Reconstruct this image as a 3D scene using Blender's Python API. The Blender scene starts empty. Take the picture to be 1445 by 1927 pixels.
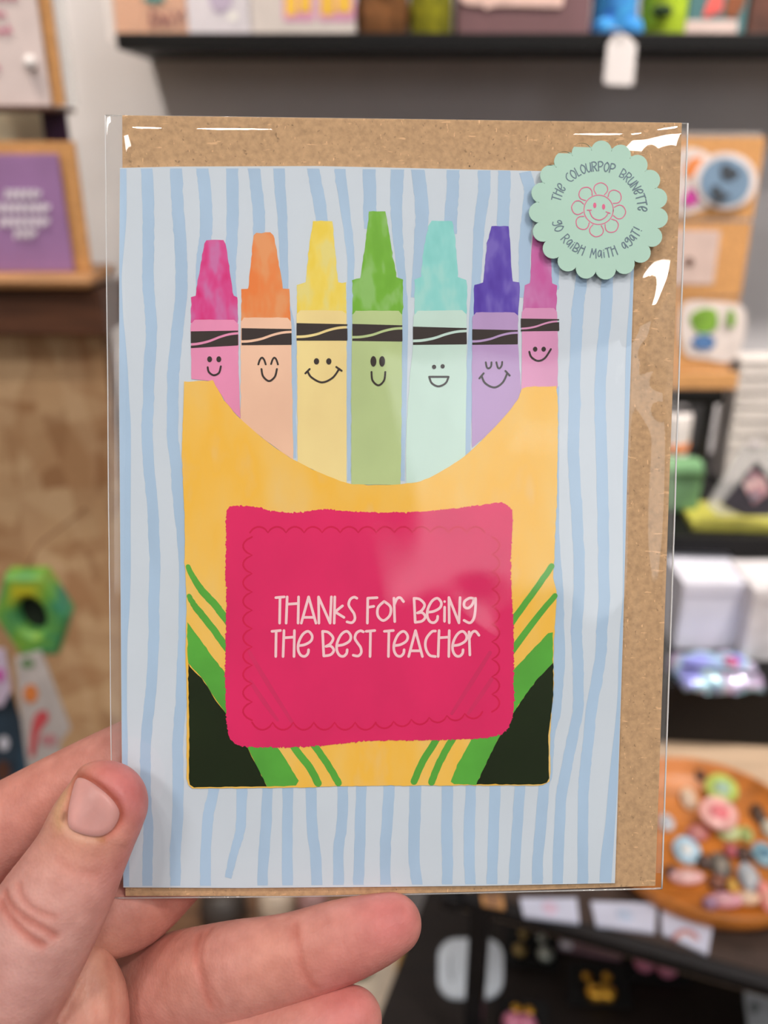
import bpy, bmesh, math, random
import numpy as np
from mathutils import Vector, Matrix
random.seed(7); np.random.seed(7)
scene = bpy.context.scene
COL = scene.collection
R = math.radians

# ------------------------------------------------------------------ camera
F = 1600.0; PCX, PCY = 722.5, 963.5            # focal length and centre for the 1445 x 1927 frame
PITCH = R(23.7)
CAM = np.array([0.0, 0.0, 1.45])
RIGHT = np.array([1.0, 0, 0]); UP = np.array([0, math.sin(PITCH), math.cos(PITCH)]); FWD = np.array([0, math.cos(PITCH), -math.sin(PITCH)])
cd = bpy.data.cameras.new('camera'); cam = bpy.data.objects.new('camera', cd); COL.objects.link(cam)
cam.location = CAM; cam.rotation_euler = (math.pi / 2 - PITCH, 0, 0)
cd.sensor_fit = 'VERTICAL'; cd.sensor_height = 36.0; cd.lens = 36.0 * F / 1927.0
cd.clip_start = 0.01; cd.clip_end = 30
cd.dof.use_dof = True; cd.dof.focus_distance = 0.1775; cd.dof.aperture_fstop = 9.6
scene.camera = cam

# ------------------------------------------------------------------ world, lights, exposure
w = bpy.data.worlds.new('world'); scene.world = w; w.use_nodes = True
w.node_tree.nodes['Background'].inputs[0].default_value = (0.75, 0.85, 1.0, 1)
w.node_tree.nodes['Background'].inputs[1].default_value = 0.25
def area(name, loc, target, size, energy, color, size_y=None, shape='RECTANGLE', spread=None):
    l = bpy.data.lights.new(name, 'AREA'); l.shape = shape; l.size = size
    if size_y: l.size_y = size_y
    l.energy = energy; l.color = color
    if spread: l.spread = spread
    o = bpy.data.objects.new(name, l); COL.objects.link(o); o.location = loc
    d = Vector(target) - Vector(loc); o.rotation_euler = d.to_track_quat('-Z', 'Y').to_euler()
    return o
# daylight through the shop window in the rear wall
area('window_daylight', (0.83, -2.17, 2.22), (0.83, 0, 1.75), 1.36, 6.5, (0.93, 0.97, 1.0), 0.74)
# two soft panels added to light the card, the shop's small downlights further on
for (x, y, e) in ((-0.98, -1.0, 13.5), (1.0, -0.95, 18)):
    area('fill_panel', (x, y, 2.86), (x, y, 0), 0.45, e, (1.0, 0.97, 0.94), 0.45)
for (x, y, e) in ((-0.42, -0.30, 3.2), (-0.20, -0.30, 2.4), (0.47, -0.30, 3.2), (0.66, -0.30, 3.2)):
    area('ceiling_downlight', (x, y, 2.84), (x, y, 0), 0.11, e, (1.0, 0.92, 0.84), shape='DISK')
# track spots aimed at the display wall
area('track_spot', (-0.52, 0.40, 2.80), (-0.42, 1.05, 1.50), 0.10, 3.0, (1.0, 0.90, 0.78), shape='DISK', spread=R(55))
area('track_spot', (0.75, 0.40, 2.80), (0.62, 1.05, 1.40), 0.10, 6, (1.0, 0.92, 0.84), shape='DISK', spread=R(55))
vs = scene.view_settings
vs.view_transform = 'Standard'; vs.look = 'None'; vs.exposure = 0.07; vs.gamma = 1.0; vs.use_curve_mapping = False

# ------------------------------------------------------------------ helpers: projection of the photograph's pixels into the room
def ray(px, py):
    return FWD + RIGHT * ((px - PCX) / F) + UP * ((PCY - py) / F)
def atY(px, py, Y):
    d = ray(px, py); return CAM + d * (Y - CAM[1]) / d[1]
def atZ(px, py, Z):
    d = ray(px, py); return CAM + d * (Z - CAM[2]) / d[2]
def atD(px, py, D):
    return CAM + ray(px, py) * D
# the plane of the greeting card (camera space pose solved from the card's corners)
def rot(rx, ry, rz):
    c, s = math.cos, math.sin
    return (np.array([[1, 0, 0], [0, c(rx), -s(rx)], [0, s(rx), c(rx)]]) @ np.array([[c(ry), 0, s(ry)], [0, 1, 0], [-s(ry), 0, c(ry)]])
            @ np.array([[c(rz), -s(rz), 0], [s(rz), c(rz), 0], [0, 0, 1]]))
CB = np.stack([RIGHT, UP, -FWD], 1)            # camera basis
CR = CB @ rot(0.05833, 0.02558, -0.01022)
CT = CAM + CB @ np.array([-0.00176, -0.00518, -0.17714])
CN = CR[:, 2]
def card(px, py, h=0.0):
    """point of the card plane lifted by h millimetres, seen at this pixel"""
    o = CT + CN * h * 0.001; d = ray(px, py)
    return CAM + d * (np.dot(o - CAM, CN) / np.dot(d, CN))

# ------------------------------------------------------------------ helpers: materials
def lin(c):
    r = []
    for v in c[:3]:
        v = v / 255.0
        r.append(v / 12.92 if v <= 0.04045 else ((v + 0.055) / 1.055) ** 2.4)
    return tuple(r) + (1.0,)
MATS = {}
def base_mat(name):
    m = bpy.data.materials.new(name); m.use_nodes = True
    nt = m.node_tree; return m, nt, nt.nodes['Principled BSDF']
def ramp_node(nt, stops, interp='LINEAR'):
    r = nt.nodes.new('ShaderNodeValToRGB'); cr = r.color_ramp; cr.interpolation = interp
    while len(cr.elements) > 1: cr.elements.remove(cr.elements[-1])
    cr.elements[0].position = stops[0][0]; cr.elements[0].color = lin(stops[0][1])
    for p, c in stops[1:]:
        e = cr.elements.new(p); e.color = lin(c)
    return r
def M(name, col, rough=0.55, var=0.06, scale=60, stretch=(1, 1, 1), bump=0.0, metal=0.0, spec=0.5, stops=None, tex='noise', detail=4, sss=0, coat=0, sheen=0):
    """procedural material: noise / voronoi / wave driven colour with fine relief"""
    if name in MATS: return MATS[name]
    m, nt, b = base_mat(name)
    tc = nt.nodes.new('ShaderNodeTexCoord'); mp = nt.nodes.new('ShaderNodeMapping'); mp.inputs['Scale'].default_value = stretch
    nt.links.new(tc.outputs['Object'], mp.inputs['Vector'])
    if tex == 'voronoi':
        t = nt.nodes.new('ShaderNodeTexVoronoi'); t.inputs['Scale'].default_value = scale; out = t.outputs['Color']
    elif tex == 'wave':
        t = nt.nodes.new('ShaderNodeTexWave'); t.inputs['Scale'].default_value = scale; t.inputs['Distortion'].default_value = 4; out = t.outputs['Fac']
    else:
        t = nt.nodes.new('ShaderNodeTexNoise'); t.inputs['Scale'].default_value = scale; t.inputs['Detail'].default_value = detail; out = t.outputs['Fac']
    nt.links.new(mp.outputs['Vector'], t.inputs['Vector'])
    if stops is None:
        lo = tuple(max(0, v * (1 - var)) for v in col); hi = tuple(min(255, v * (1 + var)) for v in col)
        stops = [(0.3, lo), (0.7, hi)]
    rp = ramp_node(nt, stops); nt.links.new(out, rp.inputs['Fac']); nt.links.new(rp.outputs['Color'], b.inputs['Base Color'])
    b.inputs['Roughness'].default_value = rough; b.inputs['Metallic'].default_value = metal
    b.inputs['Specular IOR Level'].default_value = spec
    if coat: b.inputs['Coat Weight'].default_value = coat; b.inputs['Coat Roughness'].default_value = 0.08
    if sheen: b.inputs['Sheen Weight'].default_value = sheen
    if sss:
        b.inputs['Subsurface Weight'].default_value = sss; b.inputs['Subsurface Radius'].default_value = (1.0, 0.35, 0.2); b.inputs['Subsurface Scale'].default_value = 0.002
    if bump:
        bp = nt.nodes.new('ShaderNodeBump'); bp.inputs['Strength'].default_value = bump; bp.inputs['Distance'].default_value = 0.002
        nt.links.new(out, bp.inputs['Height']); nt.links.new(bp.outputs['Normal'], b.inputs['Normal'])
    MATS[name] = m; return m
def kraft(name, col, speck=1.0):
    """fibrous brown paper: mottling, light fibres and dark flecks"""
    if name in MATS: return MATS[name]
    m, nt, b = base_mat(name)
    tc = nt.nodes.new('ShaderNodeTexCoord')
    def noise(scale, stretch, rotz=0.0, detail=3):
        mp = nt.nodes.new('ShaderNodeMapping'); mp.inputs['Scale'].default_value = stretch; mp.inputs['Rotation'].default_value = (0.3, 0.5, rotz)
        nt.links.new(tc.outputs['Object'], mp.inputs['Vector'])
        t = nt.nodes.new('ShaderNodeTexNoise'); t.inputs['Scale'].default_value = scale; t.inputs['Detail'].default_value = detail
        nt.links.new(mp.outputs['Vector'], t.inputs['Vector']); return t.outputs['Fac']
    rp = ramp_node(nt, [(0.25, tuple(v * 0.90 for v in col)), (0.5, col), (0.75, tuple(min(255, v * 1.07) for v in col))])
    nt.links.new(noise(800 * speck, (1, 1, 1), detail=7), rp.inputs['Fac'])
    last = rp.outputs['Color']
    for sc, st, rz, lo, hi, cc in ((1300, (1, .3, 1), .8, .66, .72, tuple(v * .80 for v in col)), (1300, (.25, 1, 1), -.5, .66, .72, tuple(min(255, v * 1.16) for v in col)),
                                   (1100, (1, .6, 1), .2, .745, .775, tuple(v * .5 for v in col)), (1500, (1, .2, .4), 1.6, .68, .73, tuple(min(255, v * 1.2) for v in col))):
        r2 = ramp_node(nt, [(lo, (0, 0, 0)), (hi, (255, 255, 255))]); nt.links.new(noise(sc * speck, st, rz), r2.inputs['Fac'])
        mx = nt.nodes.new('ShaderNodeMix'); mx.data_type = 'RGBA'; mx.inputs[7].default_value = lin(cc)
        nt.links.new(r2.outputs['Color'], mx.inputs[0]); nt.links.new(last, mx.inputs[6]); last = mx.outputs[2]
    nt.links.new(last, b.inputs['Base Color']); b.inputs['Roughness'].default_value = 0.8; b.inputs['Specular IOR Level'].default_value = 0.2
    bp = nt.nodes.new('ShaderNodeBump'); bp.inputs['Strength'].default_value = 0.25; bp.inputs['Distance'].default_value = 0.0002
    nt.links.new(noise(1500 * speck, (1, 1, 1)), bp.inputs['Height']); nt.links.new(bp.outputs['Normal'], b.inputs['Normal'])
    MATS[name] = m; return m
def film(name, refl=1.0, rough=0.03, tint=(255, 255, 255), haze=0.0):
    """thin clear plastic: transparent with a fresnel gloss"""
    if name in MATS: return MATS[name]
    m = bpy.data.materials.new(name); m.use_nodes = True; nt = m.node_tree; nt.nodes.clear()
    out = nt.nodes.new('ShaderNodeOutputMaterial'); tr = nt.nodes.new('ShaderNodeBsdfTransparent'); tr.inputs[0].default_value = lin(tint)
    gl = nt.nodes.new('ShaderNodeBsdfGlossy'); gl.inputs['Roughness'].default_value = rough
    # Schlick reflectance, the same from either side of the thin sheet
    ge = nt.nodes.new('ShaderNodeNewGeometry'); dt = nt.nodes.new('ShaderNodeVectorMath'); dt.operation = 'DOT_PRODUCT'
    nt.links.new(ge.outputs['Incoming'], dt.inputs[0]); nt.links.new(ge.outputs['Normal'], dt.inputs[1])
    def mth(op, a, b_=None):
        n_ = nt.nodes.new('ShaderNodeMath'); n_.operation = op
        for i_, q in enumerate((a, b_)):
            if q is None: continue
            if isinstance(q, (int, float)): n_.inputs[i_].default_value = q
            else: nt.links.new(q, n_.inputs[i_])
        return n_
    p5 = mth('POWER', mth('SUBTRACT', 1.0, mth('ABSOLUTE', dt.outputs['Value']).outputs[0]).outputs[0], 5.0)
    mu = mth('MULTIPLY', mth('MULTIPLY_ADD', p5.outputs[0], .96).outputs[0], refl)
    mu.inputs[0].links[0].from_node.inputs[2].default_value = .045; mu.use_clamp = True
    mx = nt.nodes.new('ShaderNodeMixShader'); nt.links.new(mu.outputs[0], mx.inputs[0])
    base = tr.outputs[0]
    if haze:
        df = nt.nodes.new('ShaderNodeBsdfDiffuse'); df.inputs[0].default_value = (0.9, 0.9, 0.9, 1)
        m2 = nt.nodes.new('ShaderNodeMixShader'); m2.inputs[0].default_value = haze
        nt.links.new(tr.outputs[0], m2.inputs[1]); nt.links.new(df.outputs[0], m2.inputs[2]); base = m2.outputs[0]
    nt.links.new(base, mx.inputs[1]); nt.links.new(gl.outputs[0], mx.inputs[2]); nt.links.new(mx.outputs[0], out.inputs[0])
    MATS[name] = m; return m

# ------------------------------------------------------------------ helpers: objects
def wloc(o):
    p = np.zeros(3)
    while o is not None:
        p += np.array(o.location); o = o.parent
    return p
def tag(o, label=None, cat=None, group=None, kind=None):
    if label: o['label'] = label
    if cat: o['category'] = cat
    if group: o['group'] = group
    if kind: o['kind'] = kind
    return o
def thing(name, loc, label, cat, group=None):
    o = bpy.data.objects.new(name, None); COL.objects.link(o); o.location = tuple(float(v) for v in loc); o.empty_display_size = 0.02
    return tag(o, label, cat, group)
def mk(name, verts, faces, mat, parent=None, smooth=False, label=None, cat=None, group=None, kind=None):
    """one mesh object from world-space vertices; its origin sits at its base (or at its parent)"""
    v = np.asarray(verts, float)
    org = wloc(parent) if parent is not None else np.array([(v[:, 0].min() + v[:, 0].max()) / 2, (v[:, 1].min() + v[:, 1].max()) / 2, v[:, 2].min()])
    me = bpy.data.meshes.new(name)
    if isinstance(faces, np.ndarray):
        n, c = faces.shape; me.vertices.add(len(v)); me.vertices.foreach_set('co', (v - org).astype(np.float32).ravel())
        me.loops.add(n * c); me.loops.foreach_set('vertex_index', faces.astype(np.int32).ravel())
        me.polygons.add(n); me.polygons.foreach_set('loop_start', (np.arange(n) * c).astype(np.int32)); me.update(calc_edges=True)
    else:
        me.from_pydata((v - org).tolist(), [], [tuple(int(i) for i in f) for f in faces]); me.update()
    if smooth: me.polygons.foreach_set('use_smooth', [True] * len(me.polygons))
    me.materials.append(mat)
    o = bpy.data.objects.new(name, me); COL.objects.link(o)
    if parent is not None: o.parent = parent
    else: o.location = tuple(org)
    return tag(o, label, cat, group, kind)
def from_bm(name, bm, mat, parent=None, smooth=False, **k):
    bm.verts.ensure_lookup_table(); bm.verts.index_update()
    v = [tuple(x.co) for x in bm.verts]; f = [[q.index for q in x.verts] for x in bm.faces]; bm.free()
    return mk(name, v, f, mat, parent, smooth, **k)
def box_bm(lo, hi, bevel=0.0, seg=2, rz=0.0, pivot=None, rx=0.0):
    bm = bmesh.new(); bmesh.ops.create_cube(bm, size=1.0)
    lo = np.array(lo, float); hi = np.array(hi, float); c = (lo + hi) / 2; s = hi - lo
    for v in bm.verts: v.co = Vector(tuple(np.array(v.co) * s))
    if bevel: bmesh.ops.bevel(bm, geom=bm.edges[:], offset=min(bevel, s.min() * 0.45), segments=seg, affect='EDGES', profile=0.5)
    mt = Matrix.Translation(Vector(c))
    if rz or rx:
        p = Vector(pivot if pivot is not None else (c[0], c[1], lo[2]))
        mt = Matrix.Translation(p) @ Matrix.Rotation(rz, 4, 'Z') @ Matrix.Rotation(rx, 4, 'X') @ Matrix.Translation(-p) @ mt
    bm.transform(mt); return bm
def box(name, lo, hi, mat, parent=None, bevel=0.0, rz=0.0, rx=0.0, pivot=None, smooth=False, **k):
    return from_bm(name, box_bm(lo, hi, bevel, rz=rz, rx=rx, pivot=pivot), mat, parent, smooth, **k)
def cr(pts, n=8, closed=False):
    """Catmull-Rom resampling"""
    P = np.asarray(pts, float)
    if len(P) < 3: 
        t = np.linspace(0, 1, n + 1)[:, None]; return P[0] * (1 - t) + P[-1] * t
    out = []; L = len(P); segs = L if closed else L - 1
    for i in range(segs):
        if closed: p0, p1, p2, p3 = P[(i - 1) % L], P[i], P[(i + 1) % L], P[(i + 2) % L]
        else: p0, p1, p2, p3 = P[max(i - 1, 0)], P[i], P[i + 1], P[min(i + 2, L - 1)]
        for k in range(n):
            t = k / n
            out.append(0.5 * (2 * p1 + (p2 - p0) * t + (2 * p0 - 5 * p1 + 4 * p2 - p3) * t * t + (3 * p1 - p0 - 3 * p2 + p3) * t ** 3))
    if not closed: out.append(P[-1])
    return np.array(out)
def dense(pts, step=6.0, closed=True):
    P = np.asarray(pts, float); out = []
    L = len(P)
    for i in range(L if closed else L - 1):
        a, b = P[i], P[(i + 1) % L]; k = max(1, int(np.linalg.norm(b - a) / step))
        for j in range(k): out.append(a + (b - a) * j / k)
    if not closed: out.append(P[-1])
    return np.array(out)
def jit(P, amp):
    n = np.random.normal(0, 1, P.shape); return P + n * amp
def tess(P3):
    from mathutils.geometry import tessellate_polygon
    return [list(t) for t in tessellate_polygon([[Vector(tuple(p)) for p in P3]])]
def prism(name, outline, thick, mat, parent=None, **k):
    """an outline of world points (front side) given thickness along a normal vector"""
    P = np.asarray(outline, float); t = np.asarray(thick, float); n = len(P)
    v = np.vstack([P, P + t]); tt = tess(P)
    f = tt + [[i + n for i in q[::-1]] for q in tt] + [[i, (i + 1) % n, (i + 1) % n + n, i + n][::-1] for i in range(n)]
    return mk(name, v, f, mat, parent, **k)
def tube(path, r, seg=8, caps=True):
    P = np.asarray(path, float); n = len(P); V = []; Fc = []
    rr = np.broadcast_to(np.asarray(r, float), (n,))
    ref = np.array([0.13, 0.21, 0.97])
    for i in range(n):
        t = P[min(i + 1, n - 1)] - P[max(i - 1, 0)]; t = t / (np.linalg.norm(t) + 1e-12)
        a = np.cross(t, ref); a /= np.linalg.norm(a) + 1e-12; b = np.cross(t, a)
        for k in range(seg):
            an = 2 * math.pi * k / seg; V.append(P[i] + rr[i] * (math.cos(an) * a + math.sin(an) * b))
    for i in range(n - 1):
        for k in range(seg): Fc.append([i * seg + k, i * seg + (k + 1) % seg, (i + 1) * seg + (k + 1) % seg, (i + 1) * seg + k])
    if caps: Fc.append(list(range(seg))[::-1]); Fc.append([(n - 1) * seg + k for k in range(seg)])
    return np.array(V), Fc
def lathe(profile, centre, seg=24, axis=(0, 0, 1), sx=1.0, sy=1.0, caps=True):
    """profile of (radius, height) turned about an axis through centre"""
    ax = np.array(axis, float); ax /= np.linalg.norm(ax)
    ref = np.array([1.0, 0, 0]) if abs(ax[0]) < 0.9 else np.array([0, 1.0, 0])
    b = np.cross(ax, ref); b /= np.linalg.norm(b); a = np.cross(b, ax)
    V = []; Fc = []; n = len(profile); c = np.array(centre, float)
    for r, h in profile:
        for k in range(seg):
            an = 2 * math.pi * k / seg; V.append(c + ax * h + a * r * sx * math.cos(an) + b * r * sy * math.sin(an))
    for i in range(n - 1):
        for k in range(seg): Fc.append([i * seg + k, i * seg + (k + 1) % seg, (i + 1) * seg + (k + 1) % seg, (i + 1) * seg + k])
    if caps and profile[0][0] > 1e-6: Fc.append(list(range(seg))[::-1])
    if caps and profile[-1][0] > 1e-6: Fc.append([(n - 1) * seg + k for k in range(seg)])
    return np.array(V), Fc
def rrect(x0, y0, x1, y1, r, n=5):
    P = []
    for cx_, cy_, a0 in ((x1 - r, y1 - r, 0), (x0 + r, y1 - r, 90), (x0 + r, y0 + r, 180), (x1 - r, y0 + r, 270)):
        for k in range(n + 1):
            a = R(a0 + 90 * k / n); P.append((cx_ + r * math.cos(a), cy_ + r * math.sin(a)))
    return np.array(P)
def circ(cx_, cy_, rx, ry=None, n=24):
    ry = rx if ry is None else ry
    return np.array([(cx_ + rx * math.cos(2 * math.pi * k / n), cy_ + ry * math.sin(2 * math.pi * k / n)) for k in range(n)])


# ================================================================== the shop room
WALL_Y = 1.05; XL, XR, YR_, ZC = -1.75, 1.9, -2.2, 2.9
m_wall = M('wall_warm_grey_paint', (196, 193, 196), rough=.8, var=.03, scale=6, bump=.05)
m_wallw = M('wall_white_paint', (214, 210, 204), rough=.85, var=.02, scale=6)
m_floor = M('floor_dark_boards', (104, 82, 64), rough=.5, var=.2, scale=8, stretch=(9, 1, 1), bump=.1)
def st(name, lo, hi, m, **k): return box(name, lo, hi, m, kind='structure', **k)
st('wall_back', (XL - .1, WALL_Y, 0), (XR + .1, WALL_Y + .1, ZC), m_wall)
st('wall_left', (XL - .1, YR_, 0), (XL, WALL_Y, ZC), m_wallw)
st('wall_right', (XR, YR_, 0), (XR + .1, WALL_Y, ZC), m_wallw)
st('floor', (XL - .1, YR_ - .1, -.05), (XR + .1, WALL_Y + .1, 0), m_floor)
st('ceiling', (XL - .1, YR_ - .1, ZC), (XR + .1, WALL_Y + .1, ZC + .1), m_wallw)
m_wallr = M('wall_dark_grey_paint', (104, 98, 94), rough=.85, var=.03, scale=6)
bm = box_bm((XL - .1, YR_ - .1, 0), (.13, YR_, ZC))
wr_ = tag(from_bm('wall_rear', bm, m_wallr), kind='structure')
for lo, hi in (((1.53, YR_ - .1, 0), (XR + .1, YR_, ZC)), ((.13, YR_ - .1, 0), (1.53, YR_, 1.83)), ((.13, YR_ - .1, 2.61), (1.53, YR_, ZC))):
    box('wall_section', lo, hi, m_wallr, wr_)
wn = tag(bpy.data.objects.new('window_1', None), kind='structure'); COL.objects.link(wn); wn.location = (.83, YR_, 1.83)
m_frame = M('window_frame_paint', (60, 58, 56), rough=.4, var=.05)
for lo, hi in (((.13, YR_ - .06, 1.83), (.15, YR_ - .02, 2.61)), ((1.51, YR_ - .06, 1.83), (1.53, YR_ - .02, 2.61)), ((.13, YR_ - .06, 1.83), (1.53, YR_ - .02, 1.85)), ((.13, YR_ - .06, 2.59), (1.53, YR_ - .02, 2.61))):
    box('window_frame', lo, hi, m_frame, wn)
box('window_pane', (.15, YR_ - .045, 1.85), (1.51, YR_ - .04, 2.59), film('window_glass', 1.0, 0.0), wn)

# ================================================================== the greeting card in its sleeve
def flat(name, P, h, mat, parent, **k):
    """a printed shape: outline in the card's plane, lifted a hair above the layer below"""
    V = [card(x, y, h) for x, y in P]
    return mk(name, V, tess(V), mat, parent, **k)
def strokes(name, lines, width, h, mat, parent, mapf=None, caps=7, nrm=None, **k):
    """pen strokes of constant width with round ends, flat on the card (or through mapf)"""
    mapf = mapf or (lambda x, y: card(x, y, h))
    map0 = mapf; nrm = CN if nrm is None else np.array(nrm, float)
    V = []; Fc = []
    for li_, L in enumerate(lines):
        # overlapping pen strokes lie a few microns above one another
        mapf = lambda x, y, q=li_ * 2.5e-6: np.asarray(map0(x, y)) + nrm * q
        capf = lambda x, y, q=li_ * 2.5e-6 - 1.2e-6: np.asarray(map0(x, y)) + nrm * q
        L = np.asarray(L, float)
        hw = width / 2 if np.isscalar(width) else None
        n = len(L)
        ws = np.full(n, hw) if hw is not None else np.interp(np.linspace(0, 1, n), np.linspace(0, 1, len(width)), width) / 2
        if n == 1:
            P = circ(L[0][0], L[0][1], ws[0], n=12); b = len(V); V += [mapf(*p) for p in P]; Fc.append(list(range(b, b + 12))); continue
        T = np.gradient(L, axis=0); T /= np.linalg.norm(T, axis=1)[:, None] + 1e-9
        N = np.stack([-T[:, 1], T[:, 0]], 1)
        left = L + N * ws[:, None]; right = L - N * ws[:, None]
        b = len(V); V += [mapf(*p) for p in left] + [mapf(*p) for p in right]
        for i in range(n - 1): Fc.append([b + i, b + i + 1, b + n + i + 1, b + n + i])
        for e, wd in ((0, ws[0]), (n - 1, ws[-1])):
            if caps:
                P = circ(L[e][0], L[e][1], wd, n=10); b = len(V); V += [capf(*p) for p in P]; Fc.append(list(range(b, b + 10)))
    return mk(name, V, Fc, mat, parent, **k)
def offs(L, w):
    L = np.asarray(L, float); T = np.gradient(L, axis=0); T /= np.linalg.norm(T, axis=1)[:, None] + 1e-9
    N = np.stack([-T[:, 1], T[:, 0]], 1); return np.vstack([L + N * w / 2, (L - N * w / 2)[::-1]])

PR = dict(rough=0.6, spec=0.25)
m_paper = M('card_pale_blue', (212, 223, 234), var=0.012, scale=40, **PR)
m_stripe = M('print_sky_blue', (178, 205, 232), var=0.03, scale=70, stretch=(1, 1, .35), **PR)
m_yellow = M('print_mustard', (246, 198, 88), scale=75, stretch=(1.6, 1.6, .3), stops=[(.25, (246, 206, 122)), (.45, (250, 202, 98)), (.62, (251, 197, 78)), (.8, (244, 204, 132))], **PR)
m_panel = M('print_hot_pink', (230, 44, 106), var=0.03, scale=60, stretch=(1, 1, .6), **PR)
m_panel_line = M('print_crimson_line', (216, 28, 80), var=0.03, scale=90, **PR)
m_ghost = M('print_faded_stripe', (216, 48, 102), var=0.03, scale=90, **PR)
m_green = M('print_leaf_green', (92, 176, 66), var=0.05, scale=110, **PR)
m_dark = M('print_forest', (24, 38, 12), var=0.08, scale=60, **PR)
m_ink = M('print_black_brown', (62, 54, 52), var=0.03, scale=80, **PR)
m_text = M('print_pale_pink', (255, 214, 220), var=0.01, scale=60, **PR)
m_kraft = kraft('envelope_kraft', (198, 162, 124))
m_kraft_dark = kraft('envelope_kraft_edge', (182, 144, 108))

base_pt = card(690, 1671, -0.6)
gc = thing('greeting_card', base_pt, 'pale blue striped greeting card printed with a box of smiling crayons', 'greeting card')
OUT = np.vstack([dense([(225.5, 316), (330, 313.5), (600, 312.5), (850, 318), (1199, 326)], 12, False), dense([(1199, 326), (1192, 530), (1180, 900), (1172, 1200), (1157, 1662)], 30, False)[1:],
                 dense([(1157, 1662), (900, 1667), (700, 1669), (450, 1671), (232, 1670)], 30, False)[1:], dense([(232, 1670), (229, 1400), (226, 1000), (224, 760), (224, 500), (225.5, 316)], 30, False)[1:-1]])
prism('card_front', [card(x, y, 0) for x, y in OUT], -CN * 0.00035, m_paper, gc)
prism('card_back', [card(x, y, -0.42) for x, y in OUT], -CN * 0.0003, m_paper, gc)
# --- wavy stripes
ST = [
 ([(276.5,317),(279,400),(279,440),(279,480),(278.5,520),(280.5,560),(284,600),(284.5,640),(280.5,700),(279,760),(277,800),(278,850),(282,900),(286,940),(288.5,980),(290,1020),(291.5,1060),(290,1110),(289.5,1150),(289.5,1200),(286.7,1260),(283,1310),(279,1345),(274,1400),(273.5,1440),(274,1480),(276,1520),(279,1560),(278,1600),(277,1640),(277,1668)],22,19),
 ([(331,315),(333.5,370),(335,400),(338.5,440),(340.5,480),(341.5,520),(340.5,560),(336,600),(331.7,640),(328,680),(325.5,720),(324.7,780),(325.5,830),(331,870),(333.5,910),(337,950),(340,980),(344,1020),(347,1060),(347,1150),(346,1200),(343,1260),(341,1320),(338,1345),(334,1400),(334.6,1440),(335,1480),(334,1540),(330,1600),(330,1640),(330,1668)],23,20),
 ([(380,314),(383.8,340),(387,380),(388,420),(386.4,450),(382,480),(380,520),(380,600)],23,23),
 ([(436.7,314),(437.6,400),(435.8,450),(434,490),(434,530),(438,600)],23,20),
 ([(477,314),(483,360),(487,400),(487,440),(486,500)],23,22),
 ([(525,314),(527,360),(531,400),(533,457),(535,513),(537,560),(551,640),(552,760),(553,862)],22,9),
 ([(589,314),(593,340),(599.5,372),(605.5,413),(608,450)],23,23),
 ([(639.6,314),(641.6,340),(647.6,380),(655.6,441),(659.7,481),(659.7,521),(658,600),(657,760),(657,905)],22,6),
 ([(694,314),(696,360),(696,397),(697,430)],24,24),
 ([(748,316),(746,360),(746,400),(748,441),(752,481),(756,521),(762,600),(760,760),(757,905)],26,8),
 ([(786,317),(791.5,360),(794,400),(792,441),(791,481),(788,517),(786,560)],25,25),
 ([(852.5,318),(851.7,360),(848.5,400),(847,440)],24,24),
 ([(910.7,320),(910.7,360),(904.6,400),(900.6,441),(898.6,481),(896.6,521),(891,600),(884,700),(880,800),(880,858)],24,12),
 ([(948.8,321),(948.8,360),(946.8,400),(946,440)],23,23),
 ([(987,322),(993,340),(997,360),(993,400),(989,441),(987,481),(987,517),(985,560)],22,22),
 ([(1041,323),(1040,400),(1043,500),(1044,545)],22,14),
 ([(1094,325),(1096,440),(1093.8,530),(1089,560),(1086,600),(1084,640),(1081,700),(1081.4,750),(1079.7,800),(1079,840),(1080.5,880),(1082,920),(1085,960),(1087,1000),(1089,1040),(1090,1080),(1089,1120),(1085,1180),(1086,1220),(1088,1260),(1088,1300),(1087,1340),(1079,1380),(1071,1420),(1063,1460),(1056,1500),(1052,1570),(1049,1664)],22,20),
 ([(1146,326),(1144,480),(1142,540),(1139.6,600),(1135,640),(1131,700),(1129,740),(1130,800),(1131.5,840),(1133.5,920),(1135,1000),(1136,1080),(1137,1130),(1132.6,1180),(1131,1220),(1128,1250),(1119,1300),(1112,1340),(1108.5,1380),(1104,1420),(1100,1460),(1097.5,1500),(1097,1580),(1096,1663)],22,20),
 ([(1041,727),(1041,840),(1040.5,960),(1044,1040),(1046.6,1080),(1050,1120),(1051,1180),(1052.8,1240),(1048,1300),(1045,1340),(1034,1380),(1031,1420),(1029,1460),(1023,1482),(1017,1560),(1011,1625),(1011.7,1665)],22,20),
 ([(402.8,1482),(397,1510),(391,1540),(387,1610),(386.5,1668)],20,20),
 ([(455,1480),(453,1554),(446,1585),(439,1609),(432,1640),(429,1652)],20,12),
 ([(503.5,1480),(500,1560),(495,1626),(494,1668)],20,20), ([(541,1480),(541,1560),(541,1668)],20,20),
 ([(585,1480),(587,1550),(594,1615),(596.5,1668)],20,20), ([(645,1478),(643.6,1545),(637,1598),(637,1668)],20,20),
 ([(679.6,1478),(678,1560),(675.7,1626),(674,1668)],20,20), ([(732,1478),(729,1540),(725,1598),(725.5,1667)],21,20),
 ([(782,1478),(780,1540),(779,1610),(785,1667)],22,20), ([(842,1477),(841,1570),(842,1626),(841,1666)],21,20),
 ([(886,1477),(883,1560),(883,1615),(885,1666)],20,20), ([(931.5,1477),(928.7,1570),(925,1665)],20,20), ([(978.5,1477),(973,1560),(966,1665)],20,20)]
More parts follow.
